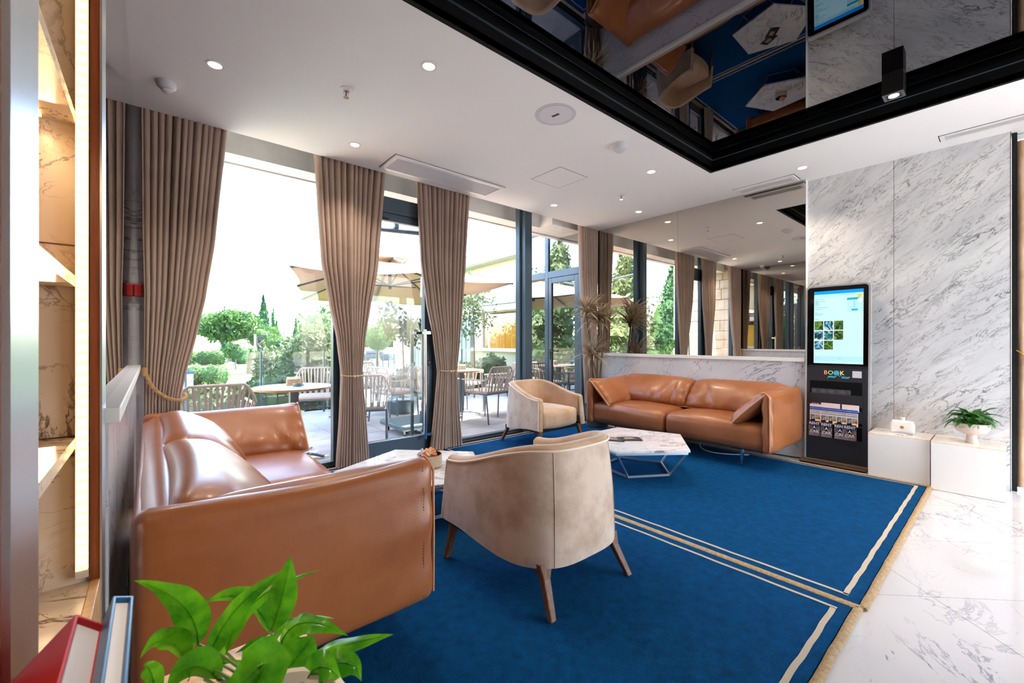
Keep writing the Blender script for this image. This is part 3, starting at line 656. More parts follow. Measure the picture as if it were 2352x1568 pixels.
# ------------------------------------------------------------------ armchairs (local: front -y)
def armchair(t):
    n = 72
    # plan outline, half: from front-right round the back to front-left
    def plan(s):      # s 0..1
        a = -.5 + 2*s*1.0   # unused
        pts = PL; k = s*(len(pts)-1); i = min(int(k), len(pts)-2); f = k-i
        return Vector((pts[i][0]*(1-f)+pts[i+1][0]*f, pts[i][1]*(1-f)+pts[i+1][1]*f, 0))
    PL = []
    for k in range(101):
        th = math.pi*(k/100)
        c, s_ = math.cos(th), math.sin(th)
        p = 3.5
        x = math.copysign(abs(c)**(2/p), c)*.375; y = abs(s_)**(2/p)*.72-.36
        PL.append((x, y))
    # arc-length resample
    ln = [0]
    for a, b in zip(PL, PL[1:]): ln.append(ln[-1]+math.dist(a, b))
    def arc(s):
        d = s*ln[-1]
        for i in range(len(ln)-1):
            if ln[i+1] >= d: f = (d-ln[i])/(ln[i+1]-ln[i]); return Vector((PL[i][0]*(1-f)+PL[i+1][0]*f, PL[i][1]*(1-f)+PL[i+1][1]*f, 0))
        return Vector((PL[-1][0], PL[-1][1], 0))
    def nor(s):
        a = arc(max(0, s-.01)); b = arc(min(1, s+.01)); d = (b-a).normalized(); return Vector((d.y, -d.x, 0))
    def top(s):
        q = 1-abs(2*s-1); q = min(1, q/.72); return .565+.142*(q*q*(3-2*q))
    def shell(s, z, off):
        tz = (z-.23)/(.5); k = 1.0-.09*max(0, tz)
        P = arc(s); P = Vector((P.x*k, P.y*k + (.012 if False else 0), 0)) - nor(s)*off
        return Vector((P.x, P.y, z))
    TH = .066
    def zb(u): q = max(0, min(1, (1-abs(2*u-1)-.12)/.5)); return .235-.05*q*q*(3-2*q)
    def outer(u, v):
        z = zb(u)+(top(u)-.012-zb(u))*v; b = .008*math.sin(math.pi*v); return shell(u, z, -b)
    MB().grid(outer, n, 14).build('shell', K['velvet'], t, smooth=True, sharp=80)
    def rim(u, v):
        a = math.pi*v; return shell(u, top(u)-.012+.022*math.sin(a), TH/2-TH/2*math.cos(a))
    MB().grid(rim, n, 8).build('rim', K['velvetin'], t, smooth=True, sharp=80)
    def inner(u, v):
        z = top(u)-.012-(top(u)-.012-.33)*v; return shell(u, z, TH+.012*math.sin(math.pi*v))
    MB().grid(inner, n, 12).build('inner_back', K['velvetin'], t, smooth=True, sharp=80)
    for u in (0.0, 1.0):
        sg = 1 if u == 0 else -1
        def front(a, v, u=u):
            z = .23+(top(u)-.012-.23)*v; th = math.pi*a
            P = shell(u, z, TH/2-TH/2*math.cos(th)); P.y -= .022*math.sin(th); return P
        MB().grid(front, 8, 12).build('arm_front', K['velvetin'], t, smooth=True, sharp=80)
        P = [Vector(shell(u, .235+(top(u)-.25)*k/20, -.002))-Vector((0, .004, 0)) for k in range(21)]
        MB().tube(P, .0045, 6).build('front_piping', K['piping'], t, smooth=True)
        # close the top of the arm front
        def cap(a, v, u=u):
            th = math.pi*a; P = shell(u, top(u)-.012+.022*math.sin(th)*(1-v), TH/2-TH/2*math.cos(th)); P.y -= .022*math.sin(th)*v; return P
        MB().grid(cap, 8, 4).build('arm_cap', K['velvetin'], t, smooth=True)
    P = [shell(k/80, top(k/80)-.014, -.004) for k in range(81)]; MB().tube(P, .0062, 6).build('rim_piping', K['piping'], t, smooth=True)
    for u in (.385, .615):
        P = [shell(u, zb(u)+(top(u)-.013-zb(u))*k/16, -.0085*math.sin(math.pi*k/16)-.0005) for k in range(17)]; MB().tube(P, .0018, 5).build('back_seam', K['velvet'], t, smooth=True)
    m = MB(); softbox(m, -.282, .282, -.37, .27, .235, .425, .04, (0, .02, .03), 10, lambda w, u: Vector((w.x*(1-.12*max(0, u[1])), w.y+.03*(w.x/.28)**2*(u[1] < 0), w.z)))
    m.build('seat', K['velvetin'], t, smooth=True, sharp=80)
    P = [arc(k/40) for k in range(41)]; m = MB().prism([(p.x*.93, p.y*.93) for p in P][::-1], .205, .24); m.build('underside', K['blackm'], t)
    for (x, y, fx, fy) in ((-.315, -.315, -.335, -.38), (.315, -.315, .335, -.38), (-.238, .268, -.278, .372), (.238, .268, .278, .372)):
        vs = []; secs = [(0, .034), (.3, .038), (.7, .044), (.86, .052), (1, .066)]
        m = MB()
        for q, w in secs:
            cx = fx+(x-fx)*q; cy = fy+(y-fy)*q; z = (.236 if y < 0 else .205)*q; h = w/2*(1.25 if y > 0 and q > .8 else 1)
            vs += [(cx-h, cy-h*.8, z), (cx+h, cy-h*.8, z), (cx+h, cy+h*.8, z), (cx-h, cy+h*.8, z)]
        fs = [(0, 3, 2, 1)] + [(4*i+a, 4*i+(a+1) % 4, 4*i+4+(a+1) % 4, 4*i+4+a) for i in range(4) for a in range(4)]
        m.add(vs, fs).build('leg', K['walnut'], t, bevel=.006)
t = thing('armchair', 'beige velvet armchair in the foreground with its back to the viewer', 'armchair', (1.572, 1.632, .012), R(180), 'beige velvet barrel armchairs'); armchair(t)
t2 = copy_tree(t); t2.location = (3.49, 3.60, .012); t2.rotation_euler = (0, 0, 0); t2['label'] = 'beige velvet armchair facing forward in front of the window'

# ------------------------------------------------------------------ coffee tables
def coffee(name, label, cx, cy, h, Rr, rot, brot, boff=(0, 0)):
    t = thing(name, label, 'coffee table', (cx, cy, .0), 0, 'five-sided marble coffee tables')
    P = [(Rr*math.cos(rot+2*math.pi*k/5), Rr*math.sin(rot+2*math.pi*k/5)) for k in range(5)]
    MB().prism(P, h-.02, h).build('tabletop', K['tablemarble'], t, bevel=.002)
    m = MB(); q = .95
    T = [Vector((x*q, y*q, h-.032)) for x, y in P]
    B = [Vector((boff[0]+Rr*.62*math.cos(brot+2*math.pi*k/5), boff[1]+Rr*.62*math.sin(brot+2*math.pi*k/5), .024)) for k in range(5)]
    m.tube(T, .012, 4, True); m.build('top_frame', K['steel'], t)
    MB().tube(B, .012, 4, True).build('bottom_frame', K['steel'], t)
    for a, b in zip(T, B): MB().tube([a, b], .011, 4).build('leg', K['steel'], t)
    return t
coffee('coffee_table', 'pentagonal marble coffee table with steel wire base before the far sofa', 3.405, 2.25, .30, .535, math.atan2(-.56, -.01), math.atan2(-.56, -.01)+.1, (.05, .03))
coffee('coffee_table', 'marble coffee table holding the shell bowl, behind the left sofa arm', 1.45, 2.77, .30, .56, R(80), R(84))
# leaflets on the far table
def leaflet(x, y, z, rz, fold, label):
    t = thing('leaflet', label, 'leaflet', (x, y, z), rz, 'dark leaflets on the far coffee table')
    o = MB().grid(lambda u, v: ((u-.5)*.21, (v-.5)*.13, .002+.004*abs(math.sin(math.pi*u*fold))), 12, 2).build('sheet', K['kioskdark'], t, smooth=True, solid=.002)
    MB().grid(lambda u, v: (-.05+.09*u, -.03+.06*v, .0045+.004*abs(math.sin(math.pi*((-.05+.09*u)/.21+.5)*fold))), 6, 2).build('print', K['binding'], t)
leaflet(3.22, 2.36, .30, R(-60), 1, 'dark open leaflet lying underneath on the far coffee table'); leaflet(3.35, 2.27, .303, R(-40), 1, 'dark glossy leaflet on top, nearer the far sofa')
t = thing('bowl', 'round speckled beige ceramic bowl on the near coffee table', 'bowl', (1.53, 2.72, .30))
MB().lathe([(0, 0), (.07, 0), (.09, .008), (.092, .03), (.088, .088), (.084, .09), (.08, .086), (.082, .03), (.06, .014), (0, .012)], 40).build('body', K['ceramic'], t, smooth=True)
MB().lathe([(.08, .086), (.084, .092), (.089, .086)], 40).build('rim', K['stitch'], t, smooth=True)
t = thing('sea_shell', 'orange and white spiky sea shell in the beige bowl', 'shell', (1.50, 2.715, .375))
rs = random.Random(4)
def shellfn(u, v):
    th = 2*math.pi*u; ph = math.pi*v; r = .05+.008*math.sin(9*th)*math.sin(ph*3)+.006*math.sin(ph*12); r *= 1+.25*math.cos(ph)
    return (r*math.sin(ph)*math.cos(th), r*math.sin(ph)*math.sin(th)*.8, r*math.cos(ph)*.95+.012)
o = MB().grid(shellfn, 40, 24).build('whorl', K['shell'], t, smooth=True); o.rotation_euler = (R(50), R(20), R(30))
m = MB()
for k in range(26):
    th = rs.uniform(1.5, 4.7); ph = rs.uniform(.5, 2.2); p = Vector((.055*math.sin(ph)*math.cos(th), .045*math.sin(ph)*math.sin(th), .05*math.cos(ph)+.012)); d = p.normalized()
    m.tube([p*.9, p+d*.008], [.007, .002], 6)
tag(m.build('knobs', K['whitepl'], t, smooth=True), kind='stuff')
t = thing('sea_shell', 'smooth pale sea shell resting low in the beige bowl', 'shell', (1.56, 2.695, .355))
MB().lathe([(0, -.03), (.025, -.024), (.038, 0), (.03, .02), (.012, .03), (0, .032)], 24, sy=.8).build('body', K['shell2'], t, smooth=True)

# ------------------------------------------------------------------ kiosk
t = thing('information_kiosk', 'tall black touchscreen kiosk with brochure rack against the marble wall', 'kiosk', (5.085, 1.10, 0), R(-90))
W = .25
def rrect(w, z0, z1, r, n=8, rb=0):
    P = []
    for cx, cz, a0, rr in ((w-r, z1-r, 0, r), (-w+r, z1-r, 90, r)):
        for k in range(n+1): a = R(a0+90*k/n); P.append((cx+rr*math.cos(a), cz+rr*math.sin(a)))
    return P+[(-w, z0), (w, z0)]
lean = .03
def ly(z): return lean*z
def slab(mb, poly, y0, y1):
    n = len(poly); vs = [(x, y0+ly(z), z) for x, z in poly]+[(x, y1+ly(z), z) for x, z in poly]
    return mb.add(vs, [tuple(range(n)), tuple(range(n, 2*n))[::-1]]+[(i, n+i, n+(i+1) % n, (i+1) % n) for i in range(n)])
slab(MB(), rrect(W+.008, .025, 1.757, .04), -.030, .03).build('edge_frame', K['alu'], t)
slab(MB(), rrect(W-.008, .94, 1.742, .03), -.0306, -.01).build('glass_front', K['kioskglass'], t)
# lower dark front with a recessed rack
m = MB()
def q(m, x0, x1, z0, z1, y0, y1):
    return slab(m, [(x0, z0), (x1, z0), (x1, z1), (x0, z1)][::-1], y0, y1)
q(m, -W+.008, W-.008, .03, .255, -.0306, -.01); q(m, -W+.008, W-.008, .81, .94, -.0306, -.01); q(m, -W+.008, -W+.035, .255, .81, -.0306, -.01); q(m, W-.05, W-.008, .255, .81, -.0306, -.01)
m.build('lower_panel', K['kioskdark'], t)
m = MB(); q(m, -W+.035, W-.05, .255, .81, -.0301, -.0299); m.build('rack_back', K['black'], t)
for zt in (.69, .545, .40, .265): 
    m = MB(); q(m, -W+.035, W-.05, zt-.115 if zt > .5 else zt-.012, zt-.004, -.040, -.037); m.build('rack_shelf', K['kioskdark'], t)
DX0, DX1, DZ0, DZ1 = -.185, .205, .985, 1.70
m = MB(); q(m, DX0, DX1, DZ0, DZ1, -.0312, -.0302); disp = m.build('display', K['screen'], t)
def scr(x0, x1, z0, z1, mat, name, lift=.0003):
    m = MB(); q(m, DX0+(DX1-DX0)*x0, DX0+(DX1-DX0)*x1, DZ1-(DZ1-DZ0)*z1, DZ1-(DZ1-DZ0)*z0, -.0315-lift, -.0311-lift); return m.build(name, K[mat], disp)
scr(0, 1, 0, .045, 'screenblue', 'header_bar'); scr(0, 1, .045, .09, 'screenband', 'menu_bar'); scr(0, 1, .90, .97, 'screenband', 'footer_bar')
scr(.68, 1, .11, .30, 'screenband', 'info_box'); scr(.68, .93, .11, .14, 'screenteal', 'info_title', .0005); scr(.77, .89, .262, .285, 'screenteal', 'button', .0005)
for k, (cx, cz, mt, nm) in enumerate(((.93, .085, 'screenorange', 'round_badge'), (.93, .145, 'screenwhite', 'round_badge'))):
    m = MB(); m.lathe([(0, 0), (.018, 0), (.018, .0006)], 24); o = m.build(nm, K[mt], disp); z = DZ1-(DZ1-DZ0)*cz; o.location = (DX0+(DX1-DX0)*cx, -.0322+ly(z), z); o.rotation_euler = (R(90), 0, 0)
for k, zz in enumerate((.11, .128, .14, .155, .167, .18, .192, .225, .25, .29, .31, .325, .385)):
    scr(.02, .02+(.19, .05, .22, .08, .07, .1, .06, .28, .15, .05, .18, .14, .08)[k], zz, zz+.006, 'screenink', 'text_line', .0002)
for k, zz in enumerate((.165, .195, .225)): scr(.81, .84, zz, zz+.009, 'screenink', 'text_line', .0005)
scr(.5, .85, .06, .064, 'screenink', 'text_line'); scr(.02, .16, .93, .934, 'screenink', 'text_line'); scr(.5, .56, .93, .934, 'screenink', 'text_line')
for r_ in range(3):
    for c_ in range(3):
        if r_ == 2 and c_ == 2: continue
        scr(.01+.205*c_, .20+.205*c_, .415+.136*r_, .54+.136*r_, ('ph2', 'ph3', 'ph2', 'ph3', 'ph1', 'ph2', 'ph3', 'ph2')[r_*3+c_], 'picture')
        scr(.002+.205*c_, .208+.205*c_, .41+.136*r_, .545+.136*r_, 'screenwhite', 'picture_border', .0001)
m = MB(); m.box(-.275, .25, -.15, .065, .012, .024); m.build('foot_plate', K['brown'], t, bevel=.012)
MB().box(-.268, .243, -.143, .06, .0, .012).build('foot_plinth', K['black'], t)
def text(body, size, loc, mat, parent, name='lettering', shear=0, align='CENTER', rot=(R(90), 0, 0), bold=0, ext=.0002, sx=1, sp=1):
    c = bpy.data.curves.new(name, 'FONT'); c.body = body; c.size = size; c.align_x = align; c.align_y = 'CENTER'; c.extrude = ext; c.shear = shear; c.offset = bold; c.space_character = sp
    c.materials.append(mat); o = bpy.data.objects.new(name, c); COL.objects.link(o); o.parent = parent; o.location = loc; o.rotation_euler = rot; o.scale = (sx, 1, 1); c.resolution_u = 3
    dg = bpy.context.evaluated_depsgraph_get(); me = bpy.data.meshes.new_from_object(o.evaluated_get(dg)); q_ = bpy.data.objects.new(name, me); COL.objects.link(q_); q_.parent = parent; q_.location = loc; q_.rotation_euler = rot; q_.scale = (sx, 1, 1); me.materials.clear(); me.materials.append(mat); bpy.data.objects.remove(o); return q_
zl = .893; yl = -.0312
cB = basic('logo_coral', S(250, 130, 90), .5, emit=S(250, 130, 90), es=.3); cG = basic('logo_green', S(150, 200, 120), .5, emit=S(150, 200, 120), es=.3)
cT = basic('logo_teal', S(70, 190, 220), .5, emit=S(70, 190, 220), es=.3); cO = basic('logo_gold', S(250, 200, 90), .5, emit=S(250, 200, 90), es=.3)
text('B', .055, (-.085, yl+ly(zl), zl), cB, t); text('O', .055, (-.045, yl+ly(zl), zl), cG, t); text('K', .055, (.046, yl+ly(zl), zl), cO, t)
m = MB()
for r_ in (.021, .0155, .0105, .0055): m.tube([(.002+r_*math.cos(2*math.pi*k/28), yl+ly(zl)-.0005, zl+r_*math.sin(2*math.pi*k/28)) for k in range(28)], .0012, 5, True)
m.tube(bez([(.02, yl+ly(zl)-.0006, zl-.008), (.012, yl+ly(zl)-.0006, zl-.035), (.035, yl+ly(zl)-.0006, zl-.04), (.042, yl+ly(zl)-.0006, zl-.01)], 12), .0012, 5)
m.build('fingerprint_mark', cT, t)
text('your', .036, (-.035, yl+ly(zl-.035), zl-.036), cT, t, shear=.35); text('tour', .036, (.072, yl+ly(zl-.035), zl-.038), cT, t, shear=.35)
m = MB(); q(m, .125, .195, .855, .918, -.0312, -.030); m.build('white_sticker', K['whitepl'], t)
MK = {}
navy = basic('leaflet_navy', S(44, 44, 92), .5); blue = basic('leaflet_blue', S(28, 72, 170), .5); ink = basic('print_ink', S(60, 56, 90), .6); greyp = basic('leaflet_grey_photo', S(150, 144, 150), .5, c2=S(60, 54, 70), scale=24)
orange = basic('leaflet_orange', S(232, 120, 50), .5); wht = basic('leaflet_white', S(236, 232, 236), .5); carph = basic('leaflet_car_photo', S(40, 36, 34), .5, c2=S(190, 180, 170), scale=40); warmw = basic('leaflet_cream', S(230, 204, 184), .5)
line = basic('leaflet_line', S(150, 150, 156), .5); darkc = basic('dark_card', S(66, 66, 72), .5)
def brochure(kind, lx, z, w, h, y, label, group, cut=None):
    b = thing('brochure', label, 'brochure', (5.085+y+ly(z), 1.10-lx, z), R(-90), group)
    base = {'card': darkc, 'book': wht, 'transfer': wht, 'rent': navy}[kind]
    MB().box(-w/2, w/2, -.001, .001, 0, h).build('sheet', base, b)
    f = -.0013
    def P(x0, x1, z0, z1, m_, nm): MB().box(x0, x1, f-.0002, f, z0, z1).build(nm, m_, b)
    if kind == 'card':
        for k in range(2): 
            x = -w/4+k*w/2; s = h*.36
            m = MB()
            for rr in (s, s*.5): m.tube([(x+rr*1.2*math.cos(R(90*i)+(.3 if k == 0 else 0)), f-.001, h*.5+rr*math.sin(R(90*i))) for i in range(4)], .0011, 4, True)
            m.build('line_pattern', line, b)
    elif kind == 'book':
        text('BOOK', h*.36, (0, f-.0004, h*.72), cB, b, ext=.0001); text('your tour', h*.24, (.008, f-.0004, h*.42), cT, b, shear=.3, ext=.0001); P(-w*.35, w*.35, h*.08, h*.14, orange, 'underline')
    elif kind == 'transfer':
        P(-w/2, w/2, h*.80, h, blue, 'banner'); text('MARCO POLO', h*.085, (0, f-.0006, h*.90), wht, b, ext=.0001)
        text('TRANSFERI', h*.105, (0, f-.0004, h*.72), ink, b, ext=.0001, bold=.0002); text('TRANSFERS', h*.105, (0, f-.0004, h*.60), ink, b, ext=.0001, bold=.0002)
        P(-w*.44, -w*.02, h*.05, h*.50, carph, 'car_picture'); P(w*.02, w*.44, h*.05, h*.50, carph, 'car_picture'); P(-w*.44, -w*.02, h*.05, h*.18, orange, 'colour_band'); P(w*.02, w*.44, h*.05, h*.18, cO, 'colour_band')
    else:
        P(-w/2, w/2, 0, h*.66, greyp, 'car_picture'); P(-w*.17, w*.17, h*.40, h*.70, navy, 'letter_block')
        text('RENT', h*.235, (0, f-.0006, h*.81), wht, b, ext=.0002, bold=.0005); text('A', h*.27, (0, f-.0006, h*.54), wht, b, ext=.0002, bold=.0005); text('CAR', h*.25, (0, f-.0006, h*.28), wht, b, ext=.0002, bold=.0005)
xs4 = ['leftmost', 'second from the left', 'third from the left', 'fourth from the left', 'rightmost']
for k, (x, w) in enumerate(((-.155, .09), (-.085, .06), (-.01, .09), (.075, .08))): brochure('card', x, .685, w, .05, -.036-.0015*k, 'dark patterned card, %s in the top kiosk rack row' % xs4[k], 'dark cards in the kiosk rack')
for k, (x, w) in enumerate(((-.165, .095), (-.07, .095), (.005, .06), (.085, .07), (.135, .09))): brochure('book', x, .535, w, .06, -.037-.0018*k, 'white tour card, %s in the second kiosk rack row' % xs4[k], 'tour cards in the kiosk rack')
for k, (x, w) in enumerate(((-.165, .09), (-.075, .09), (-.02, .08), (.05, .085), (.13, .09))): brochure('transfer', x, .395, w, .155, -.041-.0025*k, 'blue-topped transfer leaflet, %s in the third kiosk rack row' % xs4[k], 'transfer leaflets in the kiosk rack')
for k, (x, w) in enumerate(((-.168, .092), (-.068, .092), (.04, .09), (.115, .1))): brochure('rent', x, .262, w, .15, -.053-.0025*k, 'navy car rental leaflet, %s in the bottom kiosk rack row' % xs4[k], 'rent a car leaflets in the kiosk rack')
# floor cable behind the kiosk and the sofa
m = MB().tube(bez([(5.05, 1.38, .012), (4.98, 1.5, .012), (5.08, 1.7, .012), (4.9, 1.85, .012), (5.0, 2.1, .012)], 30), .006, 6)
tag(m.build('power_cable', K['black'], None, smooth=True), 'black power cable on the floor between sofa and kiosk', 'cable')
m = MB().tube(bez([(4.7, 1.75, .03), (4.55, 1.95, .02), (4.42, 2.1, .02), (4.6, 2.25, .03), (4.8, 2.3, .05)], 30), .005, 6)
tag(m.build('power_cable', K['whitepl'], None, smooth=True), 'pale loose cable on the rug beneath the far sofa', 'cable')

# ------------------------------------------------------------------ white boxes, diffuser, plant bowl
def plinth(y0, y1, x0, label, h):
    t = thing('display_box', label, 'box', ((x0+5.225)/2, (y0+y1)/2, 0), 0, 'white boxes along the marble wall'); hx = (5.225-x0)/2; hy = (y1-y0)/2
    MB().box(-hx, hx, -hy, hy, 0.002, h-.012).build('body', K['white'], t, bevel=.002); MB().box(-hx, hx, -hy, hy, h-.012, h).build('top_panel', K['nichelite'], t, bevel=.002)
K['nichelite'] = marble('box_top_marble', S(240, 226, 212), S(206, 186, 168), (0, 0, R(25)), (1, 3, 1), .02, .01, 1.5, .2)
plinth(.430, .826, 4.885, 'white cube box next to the kiosk with the diffuser on it', .388)
plinth(.022, .420, 4.83, 'white cube box at the right holding the plant bowl', .392)
t = thing('coaster_tile', 'flat marble tile lying under the reed diffuser', 'tile', (5.0, .63, .388)); MB().box(-.08, .08, -.15, .15, 0, .006).build('slab', K['tablemarble'], t, bevel=.001)
t = thing('reed_diffuser', 'white ceramic reed diffuser bottle with wooden sticks', 'diffuser', (5.03, .615, .394), R(-90))
def bot(w, u): return Vector((w.x*(1+.10*(1-((w.z-.05)/.05)**2)), w.y, w.z-.012*(1-(w.x/.065)**2)*(u[2] < 0)*-1))
m = MB(); softbox(m, -.074, .074, -.022, .022, .0, .112, .012, (.0, .004, 0), 8, bot); m.build('bottle', K['white'], t, smooth=True)
MB().lathe([(.018, .11), (.018, .132), (.022, .134), (.022, .14), (.014, .14), (.014, .12)], 20).build('neck', K['white'], t, smooth=True)
MB().lathe([(0, 0), (.013, 0), (.013, .002), (0, .003)], 20).build('gold_medallion', basic('gold', S(214, 160, 70), .35, .6), t).location = (0, -.026, .055)
t.children[-1].rotation_euler = (R(90), 0, 0) if False else (0, 0, 0)
for o_ in kids(t):
    if o_.name.startswith('gold_medallion'): o_.rotation_euler = (R(90), 0, 0)
m = MB(); m.box(-.035, .035, -.0265, -.026, .033, .0345); m.build('engraved_line', K['grille'], t)
for dx, dy, hh in ((-.095, 0, .245), (-.07, .02, .25), (-.035, -.02, .265), (.005, .01, .27), (.07, .0, .235), (.082, -.01, .23)):
    MB().tube([(dx*.05, dy*.05, .105), (dx, dy, hh)], .0022, 6).build('reed', K['binding'], t)
t = thing('potted_plant', 'leafy plant in a blush footed bowl on the right white box', 'plant', (4.98, .20, .392))
MB().lathe([(.036, 0), (.038, .004), (.030, .05), (.028, .068), (.05, .073), (.085, .09), (.102, .12), (.107, .160), (.101, .162), (.09, .13), (0, .12)], 40).build('bowl', K['plantbowl'], t, smooth=True)
MB().lathe([(.098, .150), (0, .158)], 28).build('soil', K['soil'], t)
def leafmesh(L, Wd, droop, fold=.12, wave=.0, seed=0, stalk=0, curl=0):
    rr = random.Random(seed); a = rr.uniform(0, 6)
    def fn(u, v):
        s = v; w = Wd*(math.sin(math.pi*s**.8)**.9 if 0 < s < 1 else 0)*(1-.25*s)
        x = (u-.5)*2*w; yy = L*math.sin(s*droop)/max(droop, 1e-3) if droop else L*s; z = -L*(1-math.cos(s*droop))/max(droop, 1e-3) if droop else 0
        return (x+curl*s*s*L, yy, z+abs(u-.5)*2*w*fold*2+wave*math.sin(s*14+a+u*3)*(abs(u-.5)*2)*Wd)
    return MB().grid(fn, 4, 12)
rp = random.Random(9)
for k in range(46):
    az = rp.uniform(0, 360); el = rp.uniform(15, 80); L = rp.uniform(.13, .21)
    lf = leafmesh(L, rp.uniform(.018, .028), rp.uniform(1.0, 2.2), .12, .12, k).build('leaf', K['leafdark'], t, smooth=True)
    r0 = rp.uniform(.0, .05); h0 = rp.uniform(.16, .22)
    lf.location = (r0*math.cos(R(az)), r0*math.sin(R(az)), h0); lf.rotation_euler = (R(el), 0, R(az-90))
m = MB()
for k in range(150):
    az = rp.uniform(0, 6.28); el = rp.uniform(.1, 1.4); L = rp.uniform(.06, .17); d = Vector((math.cos(az)*math.cos(el), math.sin(az)*math.cos(el), math.sin(el)))
    o0 = Vector((rp.uniform(-.06, .06), rp.uniform(-.06, .06), .155)); P = [o0+d*L*q-Vector((0, 0, .35*L*q*q)) for q in (0, .33, .66, 1)]
    m.tube(P, .0008, 3)
    for _ in range(26):
        c = P[0].lerp(P[3], rp.uniform(.25, 1)); e = Vector((rp.uniform(-1, 1), rp.uniform(-1, 1), rp.uniform(-.6, .8))).normalized()*rp.uniform(.008, .02)
        s = Vector((rp.uniform(-1, 1), rp.uniform(-1, 1), rp.uniform(-1, 1))).normalized()*.0012
        m.add([c-s, c+s, c+e], [(0, 1, 2)])
tag(m.build('fern_fronds', K['fern'], t), kind='stuff')

# ------------------------------------------------------------------ dracaena in the corner
t = thing('potted_dracaena', 'spiky multi-stemmed dracaena in the corner behind the far sofa', 'plant', (4.78, 3.77, .0))
MB().lathe([(.12, .0), (.15, .02), (.17, .30), (.18, .32), (.16, .32), (.15, .29), (0, .29)], 28).build('pot', K['pot'], t, smooth=True)
rd = random.Random(5)
def strap(L, w, dr):
    def fn(u, v):
        ww = w*(1-v**2.2)*(.5+.5*min(1, v*6)); a = v*dr
        return ((u-.5)*2*ww, L*math.sin(a)/dr, -L*(1-math.cos(a))/dr+abs(u-.5)*ww*.7)
    mb = MB().grid(fn, 2, 9); o = mb.build('leaf', K['drac'], None, smooth=True, sharp=180); me = o.data; COL.objects.unlink(o); bpy.data.objects.remove(o); return me
straps = [strap(L, w, dr) for L, w, dr in ((.40, .012, .7), (.44, .011, 1.1), (.38, .012, .4), (.46, .011, 1.5), (.34, .012, .9))]
for (x, y, z), (bx_, by_), n_ in (((-.05, -.06, 1.50), (-.03, -.02), 130), ((-.20, .03, 1.60), (-.03, .03), 110), ((-.16, -.03, 1.0), (.0, -.04), 110), ((.08, -.10, 1.44), (.03, .0), 90)):
    P = bez([(bx_, by_, .28), (bx_*1.5, by_*1.2, .28+(z-.28)*.5), (x, y, z-.02)], 10)
    MB().tube(P, [.016-.0006*i for i in range(11)], 8).build('cane', K['dracstem'], t, smooth=True)
    for k in range(n_):
        el = rd.uniform(0, 82) if k > 8 else rd.uniform(70, 88); az = rd.uniform(0, 360)
        if 4.80+x-math.sin(R(az))*math.cos(R(el))*.46 > 5.0 or 3.78+y+math.cos(R(az))*math.cos(R(el))*.46 > 4.03: continue
        o = bpy.data.objects.new('leaf', straps[rd.randrange(5)]); COL.objects.link(o); o.parent = t
        o.location = (x, y, z+rd.uniform(-.05, .05)); o.rotation_euler = (R(el), rd.uniform(-.4, .4), R(az)); s = rd.uniform(.72, 1.02); o.scale = (1, s, s)
# ------------------------------------------------------------------ shelf unit on the left
t = thing('shelf_unit', 'tall backlit marble shelf niche with wood and steel posts at the left edge', 'shelf unit', (0, 0, 0))
MB().box(-.45, -.111, 1.402, 1.50, 0, H).build('end_panel', K['nichemarble'], t)
for z in (2.06, 1.42, .98): MB().box(-.45, -.112, 1.4008, 1.402, z, z+.003).build('panel_joint', K['stitch'], t)
MB().box(-.45, -.43, .54, 1.402, 0, H).build('back_panel', K['nichemarble'], t)
MB().box(-.111, -.094, 1.395, 1.50, .64, H).build('post', K['redwood'], t)
MB().box(-.094, -.09, 1.393, 1.50, 0, H).build('steel_edge', K['steel'], t)
MB().box(-.45, -.094, .50, .60, 0, H).build('post', K['redwood'], t)
MB().box(-.094, -.089, .535, .648, 0, H).build('steel_edge', K['steel'], t)
MB().box(-.45, -.111, .60, 1.402, .0, .64).build('base_cabinet', K['nichemarble'], t)
MB().box(-.111, -.093, .60, 1.402, .0, .641).build('base_trim', K['oak'], t, bevel=.002)
for z in (2.07, 1.70, 1.325, .955): MB().box(-.43, -.134, .60, 1.40, z, z+.025).build('shelf', K['nichemarble'], t)
m = MB().box(-.134, -.112, 1.385, 1.401, .655, 2.85); m.build('led_channel', K['alu'], t)
MB().box(-.133, -.113, 1.378, 1.386, .675, 2.84).build('led_strip', K['led'], t)
m = MB()
for k in range(88): m.box(-.131, -.115, 1.3765, 1.3782, .69+k*.0245, .702+k*.0245)
tag(m.build('led_chips', emi('led_chip', (255, 226, 160), 1.6), t), kind='stuff')
MB().box(-.20, -.185, .62, 1.38, 1.693, 1.70).build('led_strip', K['led'], t)
area('shelf_led_light', (-.17, 1.30, 1.75), .03, 2.1, .7, (1, .68, .36), (R(-90), 0, 0))
area('shelf_led_light', (-.19, 1.0, 1.68), .02, .7, .4, (1, .68, .36))
